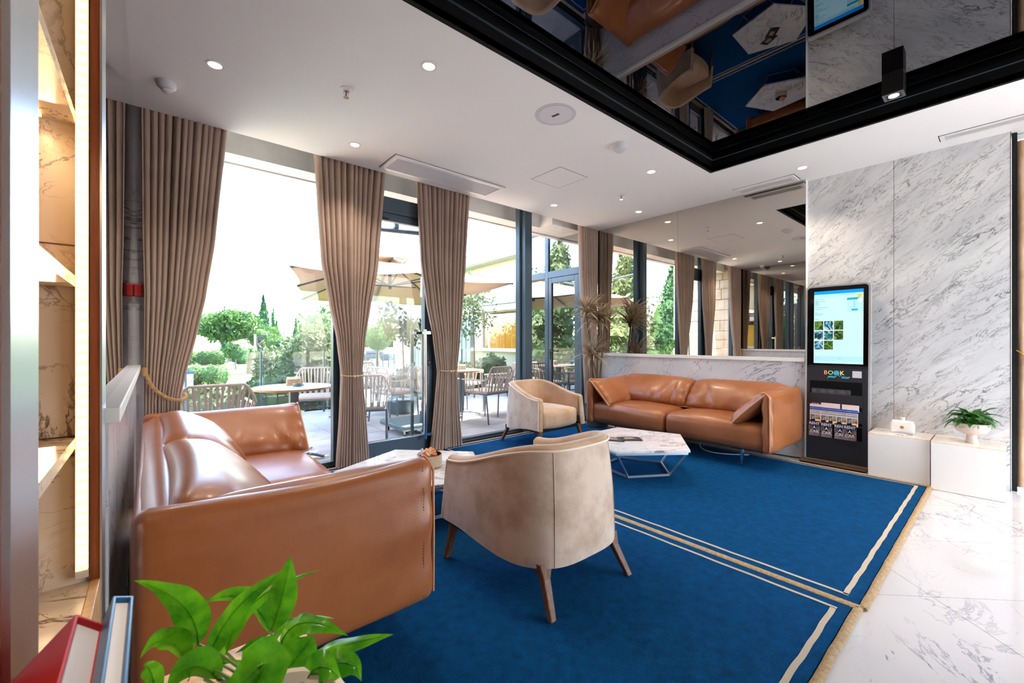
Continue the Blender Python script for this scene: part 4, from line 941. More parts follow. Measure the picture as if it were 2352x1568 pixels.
# ------------------------------------------------------------------ console with books and peace lily
t = thing('console_table', 'pale oak console table at the bottom edge under plant and books', 'table', (0, 0, 0))
MB().box(-.085, .178, .12, .722, .735, .76).build('tabletop', K['oak'], t, bevel=.002)
MB().box(-.07, .165, .14, .70, .04, .735).build('cabinet_body', K['oak'], t); MB().box(-.06, .15, .16, .68, 0, .04).build('plinth', K['blackm'], t)
MB().box(.165, .17, .15, .415, .06, .72).build('door', K['oak'], t, bevel=.001); MB().box(.165, .17, .425, .69, .06, .72).build('door', K['oak'], t, bevel=.001)
def book(p0, th, thick, A, C, cm, label):
    # p0: far upper left corner, leaning over the y axis by th
    t = thing('book', label, 'book', p0, 0, 'hardback books leaning on the console'); t.rotation_euler = (0, th, 0)
    b = .0028
    MB().box(0, b, -A, 0, -C, 0).build('cover_board', cm, t, bevel=.0008); MB().box(thick-b, thick, -A, 0, -C, 0).build('cover_board', cm, t, bevel=.0008)
    MB().box(0, thick, -.004, 0, -C, 0).build('spine', cm, t, bevel=.001); MB().box(b, thick-b, -A+.006, -.004, -C+.004, -.005).build('page_block', K['paper'], t)
book((-.052, .545, .955), R(43), .028, .19, .235, K['bookred'], 'red hardback book leaning over at the bottom left corner')
book((-.0285, .560, .955), R(20), .016, .19, .20, K['booktealc'], 'dark teal hardback book beside the red one')
t = thing('potted_peace_lily', 'peace lily with glossy green leaves on the oak console in the foreground', 'plant', (.085, .44, .76))
MB().lathe([(.045, 0), (.048, .004), (.062, .085), (.066, .09), (.06, .09), (.055, .075), (0, .075)], 28).build('pot', K['plantbowl'], t, smooth=True)
fwd = Vector((.6476, .762, 0)); rgt = Vector((.762, -.6476, 0)); up = Vector((0, 0, 1))
def wp(px, py, d): return Vector((0, 0, 1.2))+(fwd+rgt*((px-1176)/973)+up*((784-py)/973))*d
def lily(base, mid, tip, w, d0, d1, seed, twist=0):
    # petiole from pot to base, blade from base via mid to tip
    B, Mi, T = wp(*base, d0), wp(*mid, (d0+d1)/2), wp(*tip, d1); org = t.location+Vector((rp.uniform(-.02, .02), rp.uniform(-.02, .02), .08)); rr = random.Random(seed); ph = rr.uniform(0, 6)
    ctrl = Mi*2-(B+T)*.5
    def cl(s): return B*(1-s)**2+ctrl*2*s*(1-s)+T*s*s
    view = (cl(.5)-Vector((0, 0, 1.2))).normalized()
    def fn(u, v):
        s = v; P = cl(s); tg = (cl(min(1, s+.02))-cl(max(0, s-.02))).normalized(); sd = tg.cross(view).normalized(); nn = sd.cross(tg)
        ang = twist+.3*math.sin(s*3+ph); sdd = sd*math.cos(ang)+nn*math.sin(ang); n2 = sdd.cross(tg)
        ww = w*(math.sin(math.pi*min(1, max(0, s))**.75)**.85 if 0 < s < 1 else 0)*(1-.35*s); k = (u-.5)*2
        return P+sdd*k*ww+n2*(abs(k)*ww*.35+ww*.12*math.sin(s*17+ph+k)*abs(k)) - t.location
    b = MB().grid(fn, 6, 20).build('leaf', K['lily'], t, smooth=True, sharp=180)
    c0 = org.lerp(B, .5)+Vector((0, 0, .02)); P = bez([org-t.location, c0-t.location, B-t.location], 10)
    MB().tube(P, .0016, 5).build('leaf_stalk', K['lilystem'], b, smooth=True)
    MB().tube([cl(s)-t.location-view*.0008 for s in (.0, .15, .3, .45, .6, .75, .9)], [.0011-.00014*i for i in range(7)], 4).build('midrib', K['lily'], b)
LL = [((455,1480),(420,1390),(308,1333),.022,.50,.46,.3), ((478,1520),(540,1400),(665,1305),.017,.50,.52,.2), ((520,1500),(585,1380),(735,1308),.013,.52,.56,.5),
      ((622,1450),(650,1360),(667,1277),.021,.50,.50,0), ((625,1460),(560,1375),(470,1385),.02,.56,.60,.6), ((430,1520),(380,1470),(322,1512),.018,.47,.44,.9),
      ((440,1500),(430,1430),(478,1365),.016,.58,.6,.7), ((640,1500),(690,1430),(800,1460),.022,.52,.52,.8), ((650,1540),(760,1490),(905,1456),.02,.50,.52,.7),
      ((640,1560),(690,1500),(720,1460),.026,.46,.47,.1), ((650,1570),(780,1520),(830,1565),.022,.5,.48,.6), ((560,1570),(600,1525),(500,1600),.03,.42,.40,.8),
      ((500,1560),(440,1530),(380,1600),.02,.45,.42,.6), ((590,1520),(600,1480),(540,1500),.013,.5,.5,.8), ((630,1520),(650,1430),(770,1420),.018,.58,.6,1.0),
      ((470,1560),(500,1520),(580,1520),.014,.48,.47,.9), ((360,1600),(345,1540),(330,1530),.012,.45,.45,.4), ((500,1545),(505,1470),(520,1440),.012,.56,.57,.5), ((640,1590),(600,1560),(650,1500),.014,.47,.47,.3), ((700,1570),(740,1530),(790,1570),.02,.45,.44,.5)]
for i, a in enumerate(LL): lily(a[0], a[1], a[2], a[3]*.9, a[4], a[5], i, a[6])
# ------------------------------------------------------------------ outside: canopy, vestibule, terrace
m = MB().box(-1.6, 5.3, 4.56, 4.84, 2.9, 3.32).box(-1.6, 5.3, 4.32, 4.56, 3.24, 3.32).box(-1.6, 5.3, 4.80, 4.90, 2.885, 2.90); m.box(4.42, 5.3, 4.30, 4.56, 2.9, 3.24)
m.box(-1.6, 5.3, 4.32, 4.84, 3.32, 3.5)
cn = struct(m.build('canopy', K['concrete']))
w0 = struct(MB().box(-.62, -.2, 4.3, 4.32, 0, 3.3).build('exterior_wall', K['stone']))
rq = random.Random(2); y = 4.32
stm = []
z = 0
while z < 3.2:
    h = rq.choice((.18, .22, .26)); y = 4.32
    while y < 5.9:
        l = rq.uniform(.28, .6); l = min(l, 5.9-y)
        if l > .05: MB().box(-.62, -.45+rq.uniform(0, .03), y+.004, y+l-.004, z+.004, z+h-.004).build('stone', K['stone'], w0, bevel=.008, seg=1)
        y += l
    z += h
# terrace slabs
tb = struct(MB().box(-3, 7.0, 4.3, 8.0, -.3, -.03).build('terrace', K['grout']))
base_slab = MB().box(.003, .597, .003, .597, -.03, -.012).build('paving_slab', K['terrace'], tb)
base_slab.location = (-.6, 4.3, 0)
for i in range(-4, 12):
    for j in range(6):
        if i == 0-1 and j == 0: continue
        o = base_slab.copy(); COL.objects.link(o); o.parent = tb; o.location = (i*.6, 4.3+j*.6, 0)
lw = MB().box(-120, 120, 8.0, 160, -1.5, -1.3).box(-120, -3, -20, 8.0, -1.5, -1.3); struct(lw.build('lawn', K['grass']))
struct(MB().box(-3, 7.0, 8.0, 9.3, -1.3, -.25).build('planting_bed', K['soil']))
struct(MB().box(-40, 9.0, 26.0, 31.5, -1.3, -1.27).box(6.8, 24, 14, 60, -1.3, -1.26).box(-60, 30, 62, 70, -1.3, -1.26).build('road', K['road']))
# vestibule to the right
vb = struct(frame('door_2', [(5.07, 5.13, 4.30, 4.37, 0, 3.1), (5.07, 5.13, 5.03, 5.11, 0, 3.1), (5.07, 5.13, 5.48, 5.56, 0, 3.1), (5.07, 5.13, 4.37, 5.03, 2.26, 2.37), (5.07, 5.13, 5.11, 5.48, 2.26, 2.37),
    (5.07, 5.13, 4.30, 5.56, 3.02, 3.12), (5.07, 5.13, 5.11, 5.48, 0, .10)]))
dl = frame('door_leaf', [(5.075, 5.125, 4.375, 4.45, .01, 2.255), (5.075, 5.125, 4.955, 5.025, .01, 2.255), (5.075, 5.125, 4.45, 4.955, .01, .12), (5.075, 5.125, 4.45, 4.955, 2.17, 2.255)], vb)
for a in ((4.45, 4.955, .12, 2.17), (4.37, 5.03, 2.37, 3.02), (5.11, 5.48, .10, 2.26), (5.11, 5.48, 2.37, 3.02)): MB().box(5.098, 5.103, *a).build('pane', K['vglass'], vb)
MB().tube([(5.06, 4.985, 1.04), (5.03, 4.985, 1.04), (5.03, 4.88, 1.04)], .01, 8).box(5.066, 5.075, 4.972, 4.998, .90, 1.07).build('door_handle', K['blackm'], vb, smooth=True)
struct(MB().box(6.3, 6.4, 4.3, 5.6, 0, 3.1).box(5.13, 6.4, 4.3, 5.6, -.03, 0).box(5.13, 6.4, 5.52, 5.6, 0, 3.1).box(5.05, 6.4, 4.3, 5.6, 3.12, 3.2).build('vestibule_wall', K['cream']))
struct(MB().box(5.13, 6.4, 4.25, 4.3, 0, 3.1).build('vestibule_side', K['concrete']))
# outdoor furniture
def ochair(t):
    ss = (-.25, .25)
    for x in ss:
        MB().tube([(x*1.04, -.27, 0), (x, -.24, .62)], .012, 8).build('leg', K['chairmetal'], t, smooth=True)
        MB().tube([(x*1.0, .27, 0), (x*1.0, .22, .43)], .012, 8).build('leg', K['chairmetal'], t, smooth=True)
    MB().tube([(-.25, -.24, .43), (.25, -.24, .43), (.25, .22, .43), (-.25, .22, .43)], .012, 8, True).build('seat_frame', K['chairmetal'], t, smooth=True)
    m = MB(); softbox(m, -.23, .23, -.24, .22, .435, .475, .018, (0, 0, .01), 5); m.build('seat_cushion', K['strap'], t, smooth=True)
    def rim(a):     # a 0..1 from front left arm tip round the back
        x = -.29*math.cos(math.pi*a); q = math.sin(math.pi*a); x = math.copysign(min(.29, abs(x)*1.35), x) if abs(x) < .29 else x
        y = -.24+.54*min(1, q*1.5)**1.2; z = .64+.19*max(0, min(1, (q-.62)/.22)); return Vector((x, y, z))
    def low(a):
        P = rim(a); return Vector((P.x*.86, min(P.y, .22)-.01, .45))
    MB().tube([rim(k/36) for k in range(37)], .013, 8).build('back_rim', K['strap'], t, smooth=True)
    for k in range(1, 28):
        a = k/28; A, B = rim(a), low(a+(.01 if k % 2 else -.01)); d = (rim(min(1, a+.01))-rim(max(0, a-.01))).normalized()*.0105; n = Vector((0, .0025, 0))
        MB().add([A-d-n, A+d-n, B+d-n, B-d-n, A-d+n, A+d+n, B+d+n, B-d+n], [(0,1,2,3),(7,6,5,4),(0,4,5,1),(1,5,6,2),(2,6,7,3),(3,7,4,0)]).build('slat', K['strap'], t)
ZT = -.012
places = [(.43, 4.74, 180, 'with its back against the left window, nearest the leather sofa'), (1.90, 4.92, 156, 'right outside the glass door, back turned'), (1.75, 6.25, -18, 'beyond the round table left of the door'),
  (2.82, 6.12, 102, 'seen through the door beside the zinc tub'), (2.9, 7.2, 10, 'farthest behind the door, by the glass fence'), (3.92, 5.22, -169, 'centre right, in front of the far round table'),
  (4.55, 5.55, -100, 'rightmost, beside the window mullion'), (4.36, 6.5, 20, 'behind the far round table'), (3.32, 5.74, 95, 'left of the far round table, half behind a curtain')]
oc = None
for x, y, r_, w in places:
    if oc is None: oc = thing('outdoor_armchair', '', 'chair', (x, y, ZT), R(r_), 'woven grey terrace armchairs'); ochair(oc); o = oc
    else: o = copy_tree(oc); o.location = (x, y, ZT); o.rotation_euler = (0, 0, R(r_))
    o['label'] = 'grey woven terrace chair '+w
for x, y, r_, w in ((1.13, 4.86, .38, 'with the napkin holder outside the left window'), (2.38, 6.78, .33, 'seen between curtain and door'), (3.92, 5.93, .38, 'between the right-hand terrace chairs')):
    t = thing('round_table', 'round terrace table '+w, 'table', (x, y, ZT), 0, 'round terrace tables')
    MB().lathe([(0, .725), (r_, .725), (r_, .742), (0, .742)], 40).build('tabletop', K['tabletop'], t); MB().lathe([(r_-.004, .722), (r_+.003, .722), (r_+.003, .738), (r_-.004, .738)], 40).build('table_edge', K['tableedge'], t)
    MB().box(-.04, .04, -.04, .04, .03, .725).build('column', K['slate'], t, bevel=.004)
    for k in range(4): MB().tube([(0, 0, .05), (.18*math.cos(R(45+90*k)), .18*math.sin(R(45+90*k)), .045), (.33*math.cos(R(45+90*k)), .33*math.sin(R(45+90*k)), .018)], [.03, .026, .02], 8, flat=.6).build('foot', K['slate'], t, smooth=True)
t = thing('napkin_holder', 'napkin holder on the terrace table outside the left window', 'napkin holder', (1.16, 4.98, ZT+.742)); MB().box(-.07, .07, -.035, .035, 0, .075).build('holder', K['binding'], t, bevel=.006); MB().box(-.06, .06, -.028, .028, .07, .088).build('napkins', K['whitepl'], t)
t = thing('ashtray', 'small metal ashtray beside the napkin holder outside', 'ashtray', (1.17, 4.83, ZT+.742)); MB().lathe([(0, .0), (.055, 0), (.055, .03), (.048, .03), (.045, .006), (0, .006)], 24).build('dish', K['zinc'], t, smooth=True)
t = thing('napkin_holder', 'napkin holder on the terrace table at the right', 'napkin holder', (3.98, 5.98, ZT+.742)); MB().box(-.06, .06, -.03, .03, 0, .07).build('holder', K['binding'], t, bevel=.006); MB().box(-.05, .05, -.024, .024, .065, .085).build('napkins', K['whitepl'], t)
# cantilever parasol
t = thing('cantilever_parasol', 'large beige cantilever parasol over the terrace on a wheeled base', 'parasol', (0, 0, ZT))
zc = 2.10; C_ = [Vector(p) for p in ((1.21, 5.46, zc), (2.4, 9.77, zc), (5.39, 9.18, zc), (4.20, 4.87, zc))]; ce = Vector((3.3, 7.32, 2.66)); tips = []
for k in range(4): tips += [C_[k], (C_[k]+C_[(k+1) % 4])/2+Vector((0, 0, .035))]
for k in range(8):
    A, B = tips[k], tips[(k+1) % 8]
    def fn(u, v, A=A, B=B):
        E_ = A.lerp(B, u); E_ = E_.lerp(ce, .11*4*u*(1-u)/2); E_.z = A.z*(1-u)+B.z*u
        P = ce.lerp(E_, v); P.z = ce.z+(E_.z-ce.z)*v**1.08-.04*math.sin(math.pi*u)*v; return P
    MB().grid(fn, 8, 10).build('canopy_panel', K['canvas'], t, smooth=True, sharp=180, solid=.002)
    Q = [ce.lerp(A, q)+Vector((0, 0, -.02+(A.z-ce.z)*(q**1.08-q))) for q in (0.02, .25, .5, .75, .985)]
    MB().tube(Q, .013, 6).build('rib', K['slate'], t, smooth=True)
    MB().tube([ce+Vector((0, 0, -.44)), ce.lerp(A, .46)+Vector((0, 0, -.05))], .012, 6).build('strut', K['slate'], t, smooth=True)
MB().tube([ce+Vector((0, 0, .05)), ce+Vector((0, 0, -.50))], .03, 12).build('hub', K['slate'], t, smooth=True)
MB().lathe([(.42, .02), (.2, .09), (.05, .12), (0, .12)], 8, ce).build('vent_cap', K['canvas'], t)
mx, my = 2.72, 4.99
MB().tube([(mx, my, .12), (mx, my, 2.68)], .035, 12).build('mast', K['slate'], t, smooth=True)
MB().tube([(mx, my, 2.6), (3.0, 6.1, 2.44), (3.3, 7.32, 2.74)], .022, 8).build('boom', K['slate'], t, smooth=True)
MB().tube([(mx, my, 2.63), (2.2, 5.2, 2.64), (1.75, 5.38, 2.66)], [.036, .03, .028], 10).build('swing_arm', K['slate'], t, smooth=True)
MB().box(2.36, 2.42, 5.08, 5.14, 2.66, 2.73).box(2.12, 2.15, 5.18, 5.21, 2.52, 2.62).build('bracket', K['slate'], t, bevel=.01)
MB().box(mx-.07, mx+.05, my-.08, my-.02, 1.78, 2.05).build('crank_box', K['alu'], t, bevel=.02)
MB().box(2.36, 3.12, 4.86, 5.56, .09, .16).build('base', K['zinc'], t, bevel=.02); MB().tube([(mx, my, .15), (mx, my, .3)], .055, 12).build('mast_socket', K['slate'], t, smooth=True)
for x, y in ((2.44, 4.93), (3.04, 4.93), (2.44, 5.49), (3.04, 5.49)):
    c = MB().tube([(x-.014, y, .04), (x+.014, y, .04)], .04, 14).build('caster', K['blackm'], t, smooth=True); MB().box(x-.02, x+.02, y-.01, y+.03, .04, .09).build('fork', K['steel'], c)
# zinc tub with small tree
def scatter(mb, c, r, n, size, rr, hollow=.55, sq=1.0):
    for _ in range(n):
        d = Vector((rr.gauss(0, 1), rr.gauss(0, 1), rr.gauss(0, 1))).normalized(); q = hollow+(1-hollow)*rr.random()**.6
        q *= 1+.16*math.sin(d.x*7+c[0])*math.cos(d.y*6+d.z*5)
        p = Vector((c[0]+d.x*r[0]*q, c[1]+d.y*r[1]*q, c[2]+d.z*r[2]*q))
        a = Vector((rr.uniform(-1, 1), rr.uniform(-1, 1), rr.uniform(-1, 1))).normalized(); b = a.cross(Vector((rr.uniform(-1, 1), rr.uniform(-1, 1), rr.uniform(-1, 1)))).normalized(); s = size*rr.uniform(.6, 1.3)
        mb.add([p-a*s, p+b*s*.45, p+a*s, p-b*s*.45], [(0, 1, 2, 3)])
def blob(mb, c, r, rr, n=10):
    ph = rr.uniform(0, 6)
    mb.grid(lambda u, v: (c[0]+r[0]*math.sin(math.pi*v)*math.cos(2*math.pi*u)*(1+.12*math.sin(5*v*3+u*12+ph)), c[1]+r[1]*math.sin(math.pi*v)*math.sin(2*math.pi*u)*(1+.12*math.sin(u*18+ph)), c[2]-r[2]*math.cos(math.pi*v)), 14, n)
def tree(name, label, x, y, z0, h, r, mat, kind='round', n=1400, leaf=.12, seed=1, trunk=.3, group='trees and shrubs in the park', lumps=6, cat='tree', tr=None):
    t = thing(name, label, cat, (x, y, z0), 0, group); rr = random.Random(seed); m = MB()
    if kind == 'round':
        hc = h*(1-trunk)/2; cz = h-hc
        (blob(m, (0, 0, cz), (r*.68, r*.68, hc*.74), rr) if r > .6 else None)
        for _ in range(lumps):
            a = rr.uniform(0, 6.28); e = rr.uniform(-.5, 1); c = (r*.5*math.cos(a), r*.5*math.sin(a), cz+hc*.5*e); scatter(m, c, (r*.58, r*.58, hc*.6), n//lumps, leaf, rr, .5)
    elif kind == 'cone':
        for k in range(9):
            q = k/8; rad = r*(1-q)**.6*(.75+.25*math.sin(math.pi*q)); c = (rr.uniform(-.1, .1)*r, rr.uniform(-.1, .1)*r, h*(trunk+(1-trunk)*q*.93))
            blob(m, c, (rad*.7, rad*.7, h*.10), rr, 6); scatter(m, c, (rad, rad, h*.11), n//9, leaf, rr, .6)
    elif kind == 'box':
        blob(m, (0, 0, h/2), (r*.9, r*.8, h*.5), rr); scatter(m, (0, 0, h/2), (r, r*.9, h*.52), n, leaf, rr, .85)
    tag(m.build('foliage', K[mat], t), kind='stuff')
    if kind != 'box': MB().tube([(0, 0, 0), (r*.04, 0, h*trunk*.6), (-r*.02, r*.03, h*(trunk+.25))], [tr or r*.07+.02, (tr or r*.07)*.8, (tr or r*.05)*.5], 8).build('trunk', K['bark'], t, smooth=True)
    return t
t = thing('zinc_tub', 'round zinc planter tub on the terrace seen through the door', 'planter', (3.28, 6.75, ZT)); MB().lathe([(.24, 0), (.27, .2), (.28, .205), (.27, .24), (.25, .24), (.24, .22), (0, .22)], 28).build('tub', K['zinc'], t, smooth=True)
t = tree('small_tree', 'small leaning tree growing in the zinc tub', 3.28, 6.75, .21, 1.65, .42, 'foliage2', n=700, leaf=.05, seed=3, trunk=.48, group='small terrace trees', tr=.018)
tree('small_tree', 'slender flowering tree before the yellow curtained building', 5.3, 7.5, -.25, 3.0, .48, 'foliage2', n=900, leaf=.05, seed=8, trunk=.42, group='small terrace trees', tr=.02)
# glass fence on the terrace edge
t = thing('glass_fence', 'clear glass balustrade along the far edge of the terrace', 'fence')
for k in range(6):
    x = .37+k*.95; MB().box(x+.02, x+.93, 7.70, 7.712, .05, 1.03).build('pane', K['clearglass'], t); MB().box(x-.012, x+.012, 7.69, 7.72, -.03, 1.04).build('post', K['frame'], t)
# shrubs on the bed
for k, (x, y, h, r, mt, w) in enumerate(((.75, 8.35, .75, .5, 'foliage2', 'low grey-green juniper at the terrace edge, left of the round table'), (1.7, 8.5, .85, .55, 'foliage', 'spreading juniper behind the round terrace table'), (2.6, 8.5, .7, .5, 'foliage2', 'low shrub behind the glass fence near the door'),
    (4.3, 8.5, .9, .5, 'foliage2', 'shrub behind the glass fence below the parasol'), (5.4, 8.5, 1.0, .55, 'foliage', 'flowering shrub below the yellow curtained window'), (6.3, 8.2, 1.1, .5, 'foliage2', 'shrub beside the yellow building wall'), (6.4, 7.1, .9, .42, 'foliage', 'green shrub nearest the vestibule'))):
    tree('shrub', w, x, y, -.25, h, r, mt, 'box', 900, .06, k, group='shrubs along the terrace', cat='shrub')
tree('round_shrub', 'big rounded olive-green shrub right of the traffic light', 3.35, 12.9, -1.3, 3.15, 1.05, 'foliage2', n=5200, leaf=.075, seed=14, trunk=.05, group='shrubs along the terrace', cat='shrub')
tree('round_shrub', 'narrow clipped shrub column left of the big rounded shrub', 2.55, 13.4, -1.3, 2.5, .45, 'foliage2', n=1200, leaf=.08, seed=15, trunk=.05, group='shrubs along the terrace', cat='shrub')
def at(px, d): r_ = (px-1176)/973*d; return (r_*.762+d*.6476, d*.762-r_*.6476)
G = -1.3
for px, d, h, r, mt, kd, n, lf, w in ((528, 53, 6.9, 4.2, 'foliage', 'round', 3800, .30, 'broad round green tree left of the cypresses'), (606, 70, 9.8, 1.5, 'cypress', 'cone', 2200, .28, 'tallest dark cypress behind the traffic light'),
    (627, 80, 8.6, .8, 'cypress', 'cone', 900, .24, 'slim cypress right of the tallest one'), (636, 82, 6.4, .8, 'cypress', 'cone', 700, .24, 'shorter cypress at the right of the cypress group'), (679, 62, 5.6, .7, 'cypress', 'cone', 700, .2, 'small cypress above the rounded shrub'),
    (515, 66, 7.6, .9, 'cypress', 'cone', 700, .2, 'cypress tip behind the broad round tree'), (735, 30, 5.0, 1.7, 'foliage', 'round', 1500, .16, 'light green tree under the left edge of the parasol'), (868, 36, 4.6, 1.9, 'foliage', 'round', 1500, .18, 'light green tree between curtain and door'),
    (541, 38, 2.5, .9, 'foliage', 'round', 800, .12, 'small yellow-green tree on the lawn'), (600, 56, 4.6, 2.4, 'foliage', 'round', 1400, .22, 'leafy tree behind the traffic light pole'), (650, 50, 3.2, 1.6, 'foliage', 'round', 900, .2, 'low tree left of the rounded shrub'),
    (430, 45, 1.5, .9, 'foliage', 'box', 700, .12, 'leftmost clipped hedge on the far lawn'), (470, 45, 1.5, .75, 'foliage', 'box', 600, .12, 'middle clipped hedge on the far lawn'), (498, 45, 1.55, .85, 'foliage', 'box', 700, .12, 'right clipped hedge on the far lawn'), (555, 46, 1.4, .9, 'foliage', 'box', 600, .12, 'clipped hedge behind the palm'),
    (447, 24, 1.05, .55, 'foliage', 'box', 900, .07, 'bushy shrub on the near lawn, left one'), (492, 24, 1.1, .7, 'foliage', 'box', 1000, .07, 'bushy shrub on the near lawn, right one'), (620, 26, .75, .5, 'foliage', 'box', 600, .07, 'small dark bush right of the traffic light pole'), (560, 19, .5, .8, 'foliage2', 'box', 700, .07, 'low flowering ground cover left of the pole'),
    (905, 60, 4.4, 3.2, 'foliage', 'round', 1300, .3, 'distant trees seen through the door'), (950, 70, 4.2, 3.4, 'foliage', 'round', 1200, .3, 'distant trees right of the leaning tree'), (1040, 60, 4.0, 3.0, 'foliage', 'round', 900, .3, 'distant tree behind the right curtain')):
    x, y = at(px, d); tree('park_tree' if kd != 'box' else 'park_shrub', w, x, y, G, h, r, mt, kd, n, lf, px, cat='tree' if kd != 'box' else 'shrub', trunk=.28 if kd == 'round' else .06)
for x, y, h, r, mt, kd, n, w in ((-5, 10.6, 6.6, 2.0, 'foliage2', 'cone', 3600, 'tall conifer reflected in the sofa mirror, left one'), (-8.3, 10.2, 6.4, 1.3, 'cypress', 'cone', 2600, 'tall cypress reflected in the sofa mirror, right one'), (-5, 14.6, 7.9, 2.2, 'foliage2', 'cone', 3600, 'tall conifer reflected in the vestibule door'),
    (-4, 8.6, 2.2, 1.0, 'foliage', 'box', 1400, 'light green bush reflected low in the mirror'), (-6.5, 9.0, 2.4, 1.2, 'foliage', 'box', 1400, 'second green bush reflected low in the mirror'), (-9.5, 22, 8, 3.6, 'foliage', 'round', 2200, 'broad tree far left outside'), (-13, 12, 6, 3.0, 'foliage', 'round', 1800, 'round tree far left of the building')):
    tree('garden_tree', w, x, y, G, h, r, mt, kd, n, .13, int(x*7+y), group='trees left of the building', cat='tree', trunk=.1)
# palm
x, y = at(574, 33); t = thing('palm', 'short palm with a rough trunk on the lawn', 'palm', (x, y, G)); MB().tube([(0, 0, 0), (0, 0, .9), (.05, 0, 1.75)], [.24, .2, .2], 10).build('trunk', K['bark'], t, smooth=True)
fr_ = None
for k in range(16):
    if fr_ is None: fr_ = strap(1.1, .10, 1.7)
    o = bpy.data.objects.new('frond', fr_); COL.objects.link(o); o.parent = t; o.location = (.05, 0, 1.75); o.rotation_euler = (R(50-(k % 3)*25), 0, R(k*22.5))
fr_.materials.clear(); fr_.materials.append(K['leafdark'])
# traffic light
x, y = at(586, 30); t = thing('traffic_light', 'traffic light on a grey pole beyond the lawn', 'traffic light', (x, y, G))
MB().tube([(0, 0, 0), (0, 0, 3.0)], .07, 10).build('pole', K['steel'], t, smooth=True)
MB().box(.10, .42, -.35, -.1, 1.75, 2.85).build('housing', K['blackm'], t, bevel=.03)
for k, mt in enumerate((K['kioskdark'], K['red'], K['kioskdark'])): MB().lathe([(0, 0), (.1, 0), (.11, .03)], 16).build('lamp', mt, t).location = (.26, -.37, 2.66-k*.36)
for o_ in kids(t):
    if o_.name.startswith('lamp'): o_.rotation_euler = (R(90), 0, 0)
MB().box(-.09, .09, -.12, .0, .75, 1.0).build('signal_box', K['ochre'], t, bevel=.02)
# sign board, fence and low buildings
x, y = at(431, 13); t = thing('sign_board', 'white sign board with a blue top edge outside the left curtain', 'sign', (x, y, -.4)); MB().box(-.14, .14, -.01, .01, .15, .62).build('board', K['whitepl'], t); MB().box(-.14, .14, -.014, .012, .60, .68).build('top_edge', blue, t)
MB().tube([(-.08, -.014, .3), (.0, -.014, .45), (.06, -.014, .3), (.1, -.014, .42)], .008, 5).build('red_mark', K['red'], t); MB().box(-.12, -.1, -.01, .01, 0, .15).build('leg', K['alu'], t); MB().box(.1, .12, -.01, .01, 0, .15).build('leg', K['alu'], t)
t = thing('metal_fence', 'dark green railing fence across the road', 'fence')
x0, y0 = at(800, 38); x1, y1 = at(1060, 42)
for k in range(22):
    q = k/21; X, Y = x0+(x1-x0)*q, y0+(y1-y0)*q; MB().box(X-.04, X+.04, Y-.04, Y+.04, G, G+1.35).build('post', K['leafpost'] if 'leafpost' in K else K['frame'], t)
MB().tube([(x0, y0, G+1.25), (x1, y1, G+1.25)], .04, 4).tube([(x0, y0, G+.2), (x1, y1, G+.2)], .04, 4).build('rail', K['frame'], t)
m = MB()
for k in range(150):
    q = k/150; X, Y = x0+(x1-x0)*q, y0+(y1-y0)*q; m.box(X-.012, X+.012, Y-.012, Y+.012, G+.2, G+1.25)
tag(m.build('bars', K['frame'], t), kind='stuff')
x, y = at(932, 50); t = thing('kiosk_building', 'small pale building beyond the fence, behind the leaning tree', 'building', (x, y, G)); MB().box(-1.1, 1.1, -1, 1, 0, 2.5).build('wall', K['concrete'], t); MB().box(-1.3, 1.3, -1.2, 1.2, 2.5, 2.65).build('roof', K['road'], t); MB().box(-.3, .4, -1.03, -1.0, .3, 2.0).build('door', K['steel'], t)
x, y = at(862, 55)
t = thing('parked_car', 'dark parked car beyond the green fence', 'car', (x, y, G), R(-40)); m = MB(); softbox(m, -2.0, 2.0, -.8, .8, .3, .95, .22, (0, 0, 0), 6); m.build('body', K['kioskdark'], t, smooth=True)
m = MB(); softbox(m, -1.1, 1.0, -.7, .7, .9, 1.4, .25, (0, 0, 0), 5); m.build('cabin', K['frame'], t, smooth=True)
for sx in (-1.25, 1.25):
    for sy in (-.78, .78): MB().tube([(sx, sy-.08, .32), (sx, sy+.08, .32)], .32, 16).build('wheel', K['blackm'], t, smooth=True)
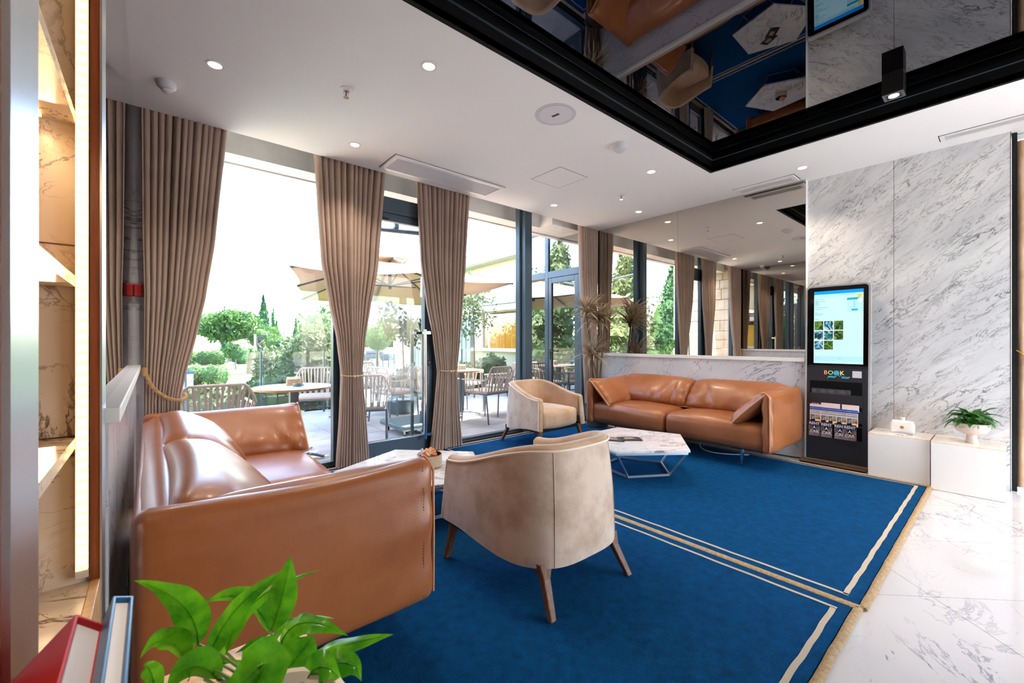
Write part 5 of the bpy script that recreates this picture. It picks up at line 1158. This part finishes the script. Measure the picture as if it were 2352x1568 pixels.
# yellow curtained building to the right
t = thing('terrace_building', 'cream building with pale eaves, awning and yellow curtained window at the right', 'building')
MB().box(7.0, 12, 5.9, 15, -1.3, .98).box(7.0, 12, 5.9, 15, 1.98, 3.35).box(7.0, 12, 5.9, 6.1, .98, 1.98).box(7.0, 7.2, 9.5, 15, .98, 1.98).build('wall', K['cream'], t)
MB().add([(6.7, 5.6, 3.34), (6.7, 15.3, 3.16), (6.7, 15.3, 3.44), (6.7, 5.6, 3.72), (9.5, 5.6, 3.34), (9.5, 15.3, 3.16), (9.5, 15.3, 3.44), (9.5, 5.6, 3.72)], [(0,1,2,3),(7,6,5,4),(0,4,5,1),(2,6,7,3),(1,5,6,2),(0,3,7,4)]).build('eaves', K['fascia'], t)
MB().box(6.66, 6.7, 5.6, 15.3, 3.30, 3.36).build('gutter', K['cream'], t)
MB().box(6.78, 7.0, 5.95, 9.6, 2.16, 2.34).build('awning_box', K['fascia'], t, bevel=.03); MB().box(6.62, 6.78, 5.95, 9.6, 1.98, 2.12).build('awning_bar', K['white'], t, bevel=.01)
MB().box(6.88, 7.06, 6.0, 11.4, .94, 1.02).build('window_sill', K['white'], t)
MB().box(7.04, 7.05, 6.1, 9.5, 1.02, 1.98).build('pane', K['clearglass'], t)
MB().box(7.30, 7.34, 6.1, 9.5, .98, 1.86).build('yellow_panel', K['yellowp'], t); MB().box(7.28, 7.34, 6.1, 9.5, 1.84, 1.98).build('dark_header', K['dark'], t)
MB().grid(lambda u, v: (7.22+.04*math.sin(u*44), 8.35+1.1*u, .98+.9*v), 60, 2).build('curtain', K['yellow'], t, smooth=True)
m = MB()
for rr_ in (.62, .66): m.tube([(7.29, 7.55+rr_*math.cos(R(a)), 1.1+rr_*1.05*math.sin(R(a))) for a in range(15, 166, 10)], .006, 5)
m.build('arch_line', K['ochre'], t)
m = MB(); rr = random.Random(6)
for k in range(46):
    y_, z_ = rr.uniform(7.1, 8.1), rr.uniform(1.0, 1.55); 
    if z_ > 1.15+.4*(1-abs(y_-7.6)/.5): continue
    s = rr.uniform(.03, .09); a = rr.uniform(0, 3); m.tube([(7.285, y_-s*math.cos(a), z_-s*math.sin(a)), (7.28, y_, z_+.01), (7.285, y_+s*math.cos(a), z_+s*math.sin(a))], [.004, .022, .004], 5)
tag(m.build('relief', K['ochre'], t), kind='stuff')
t = thing('slatted_screen', 'pale slatted screen fence left of the yellow building window', 'fence')
for k in range(16): MB().box(6.85, 6.88, 9.9+k*.22, 10.06+k*.22, -.2, 1.9).build('slat', K['fascia'], t)
MB().box(6.88, 6.92, 9.85, 13.5, 1.75, 1.85).box(6.88, 6.92, 9.85, 13.5, .3, .4).build('rail', K['fascia'], t)
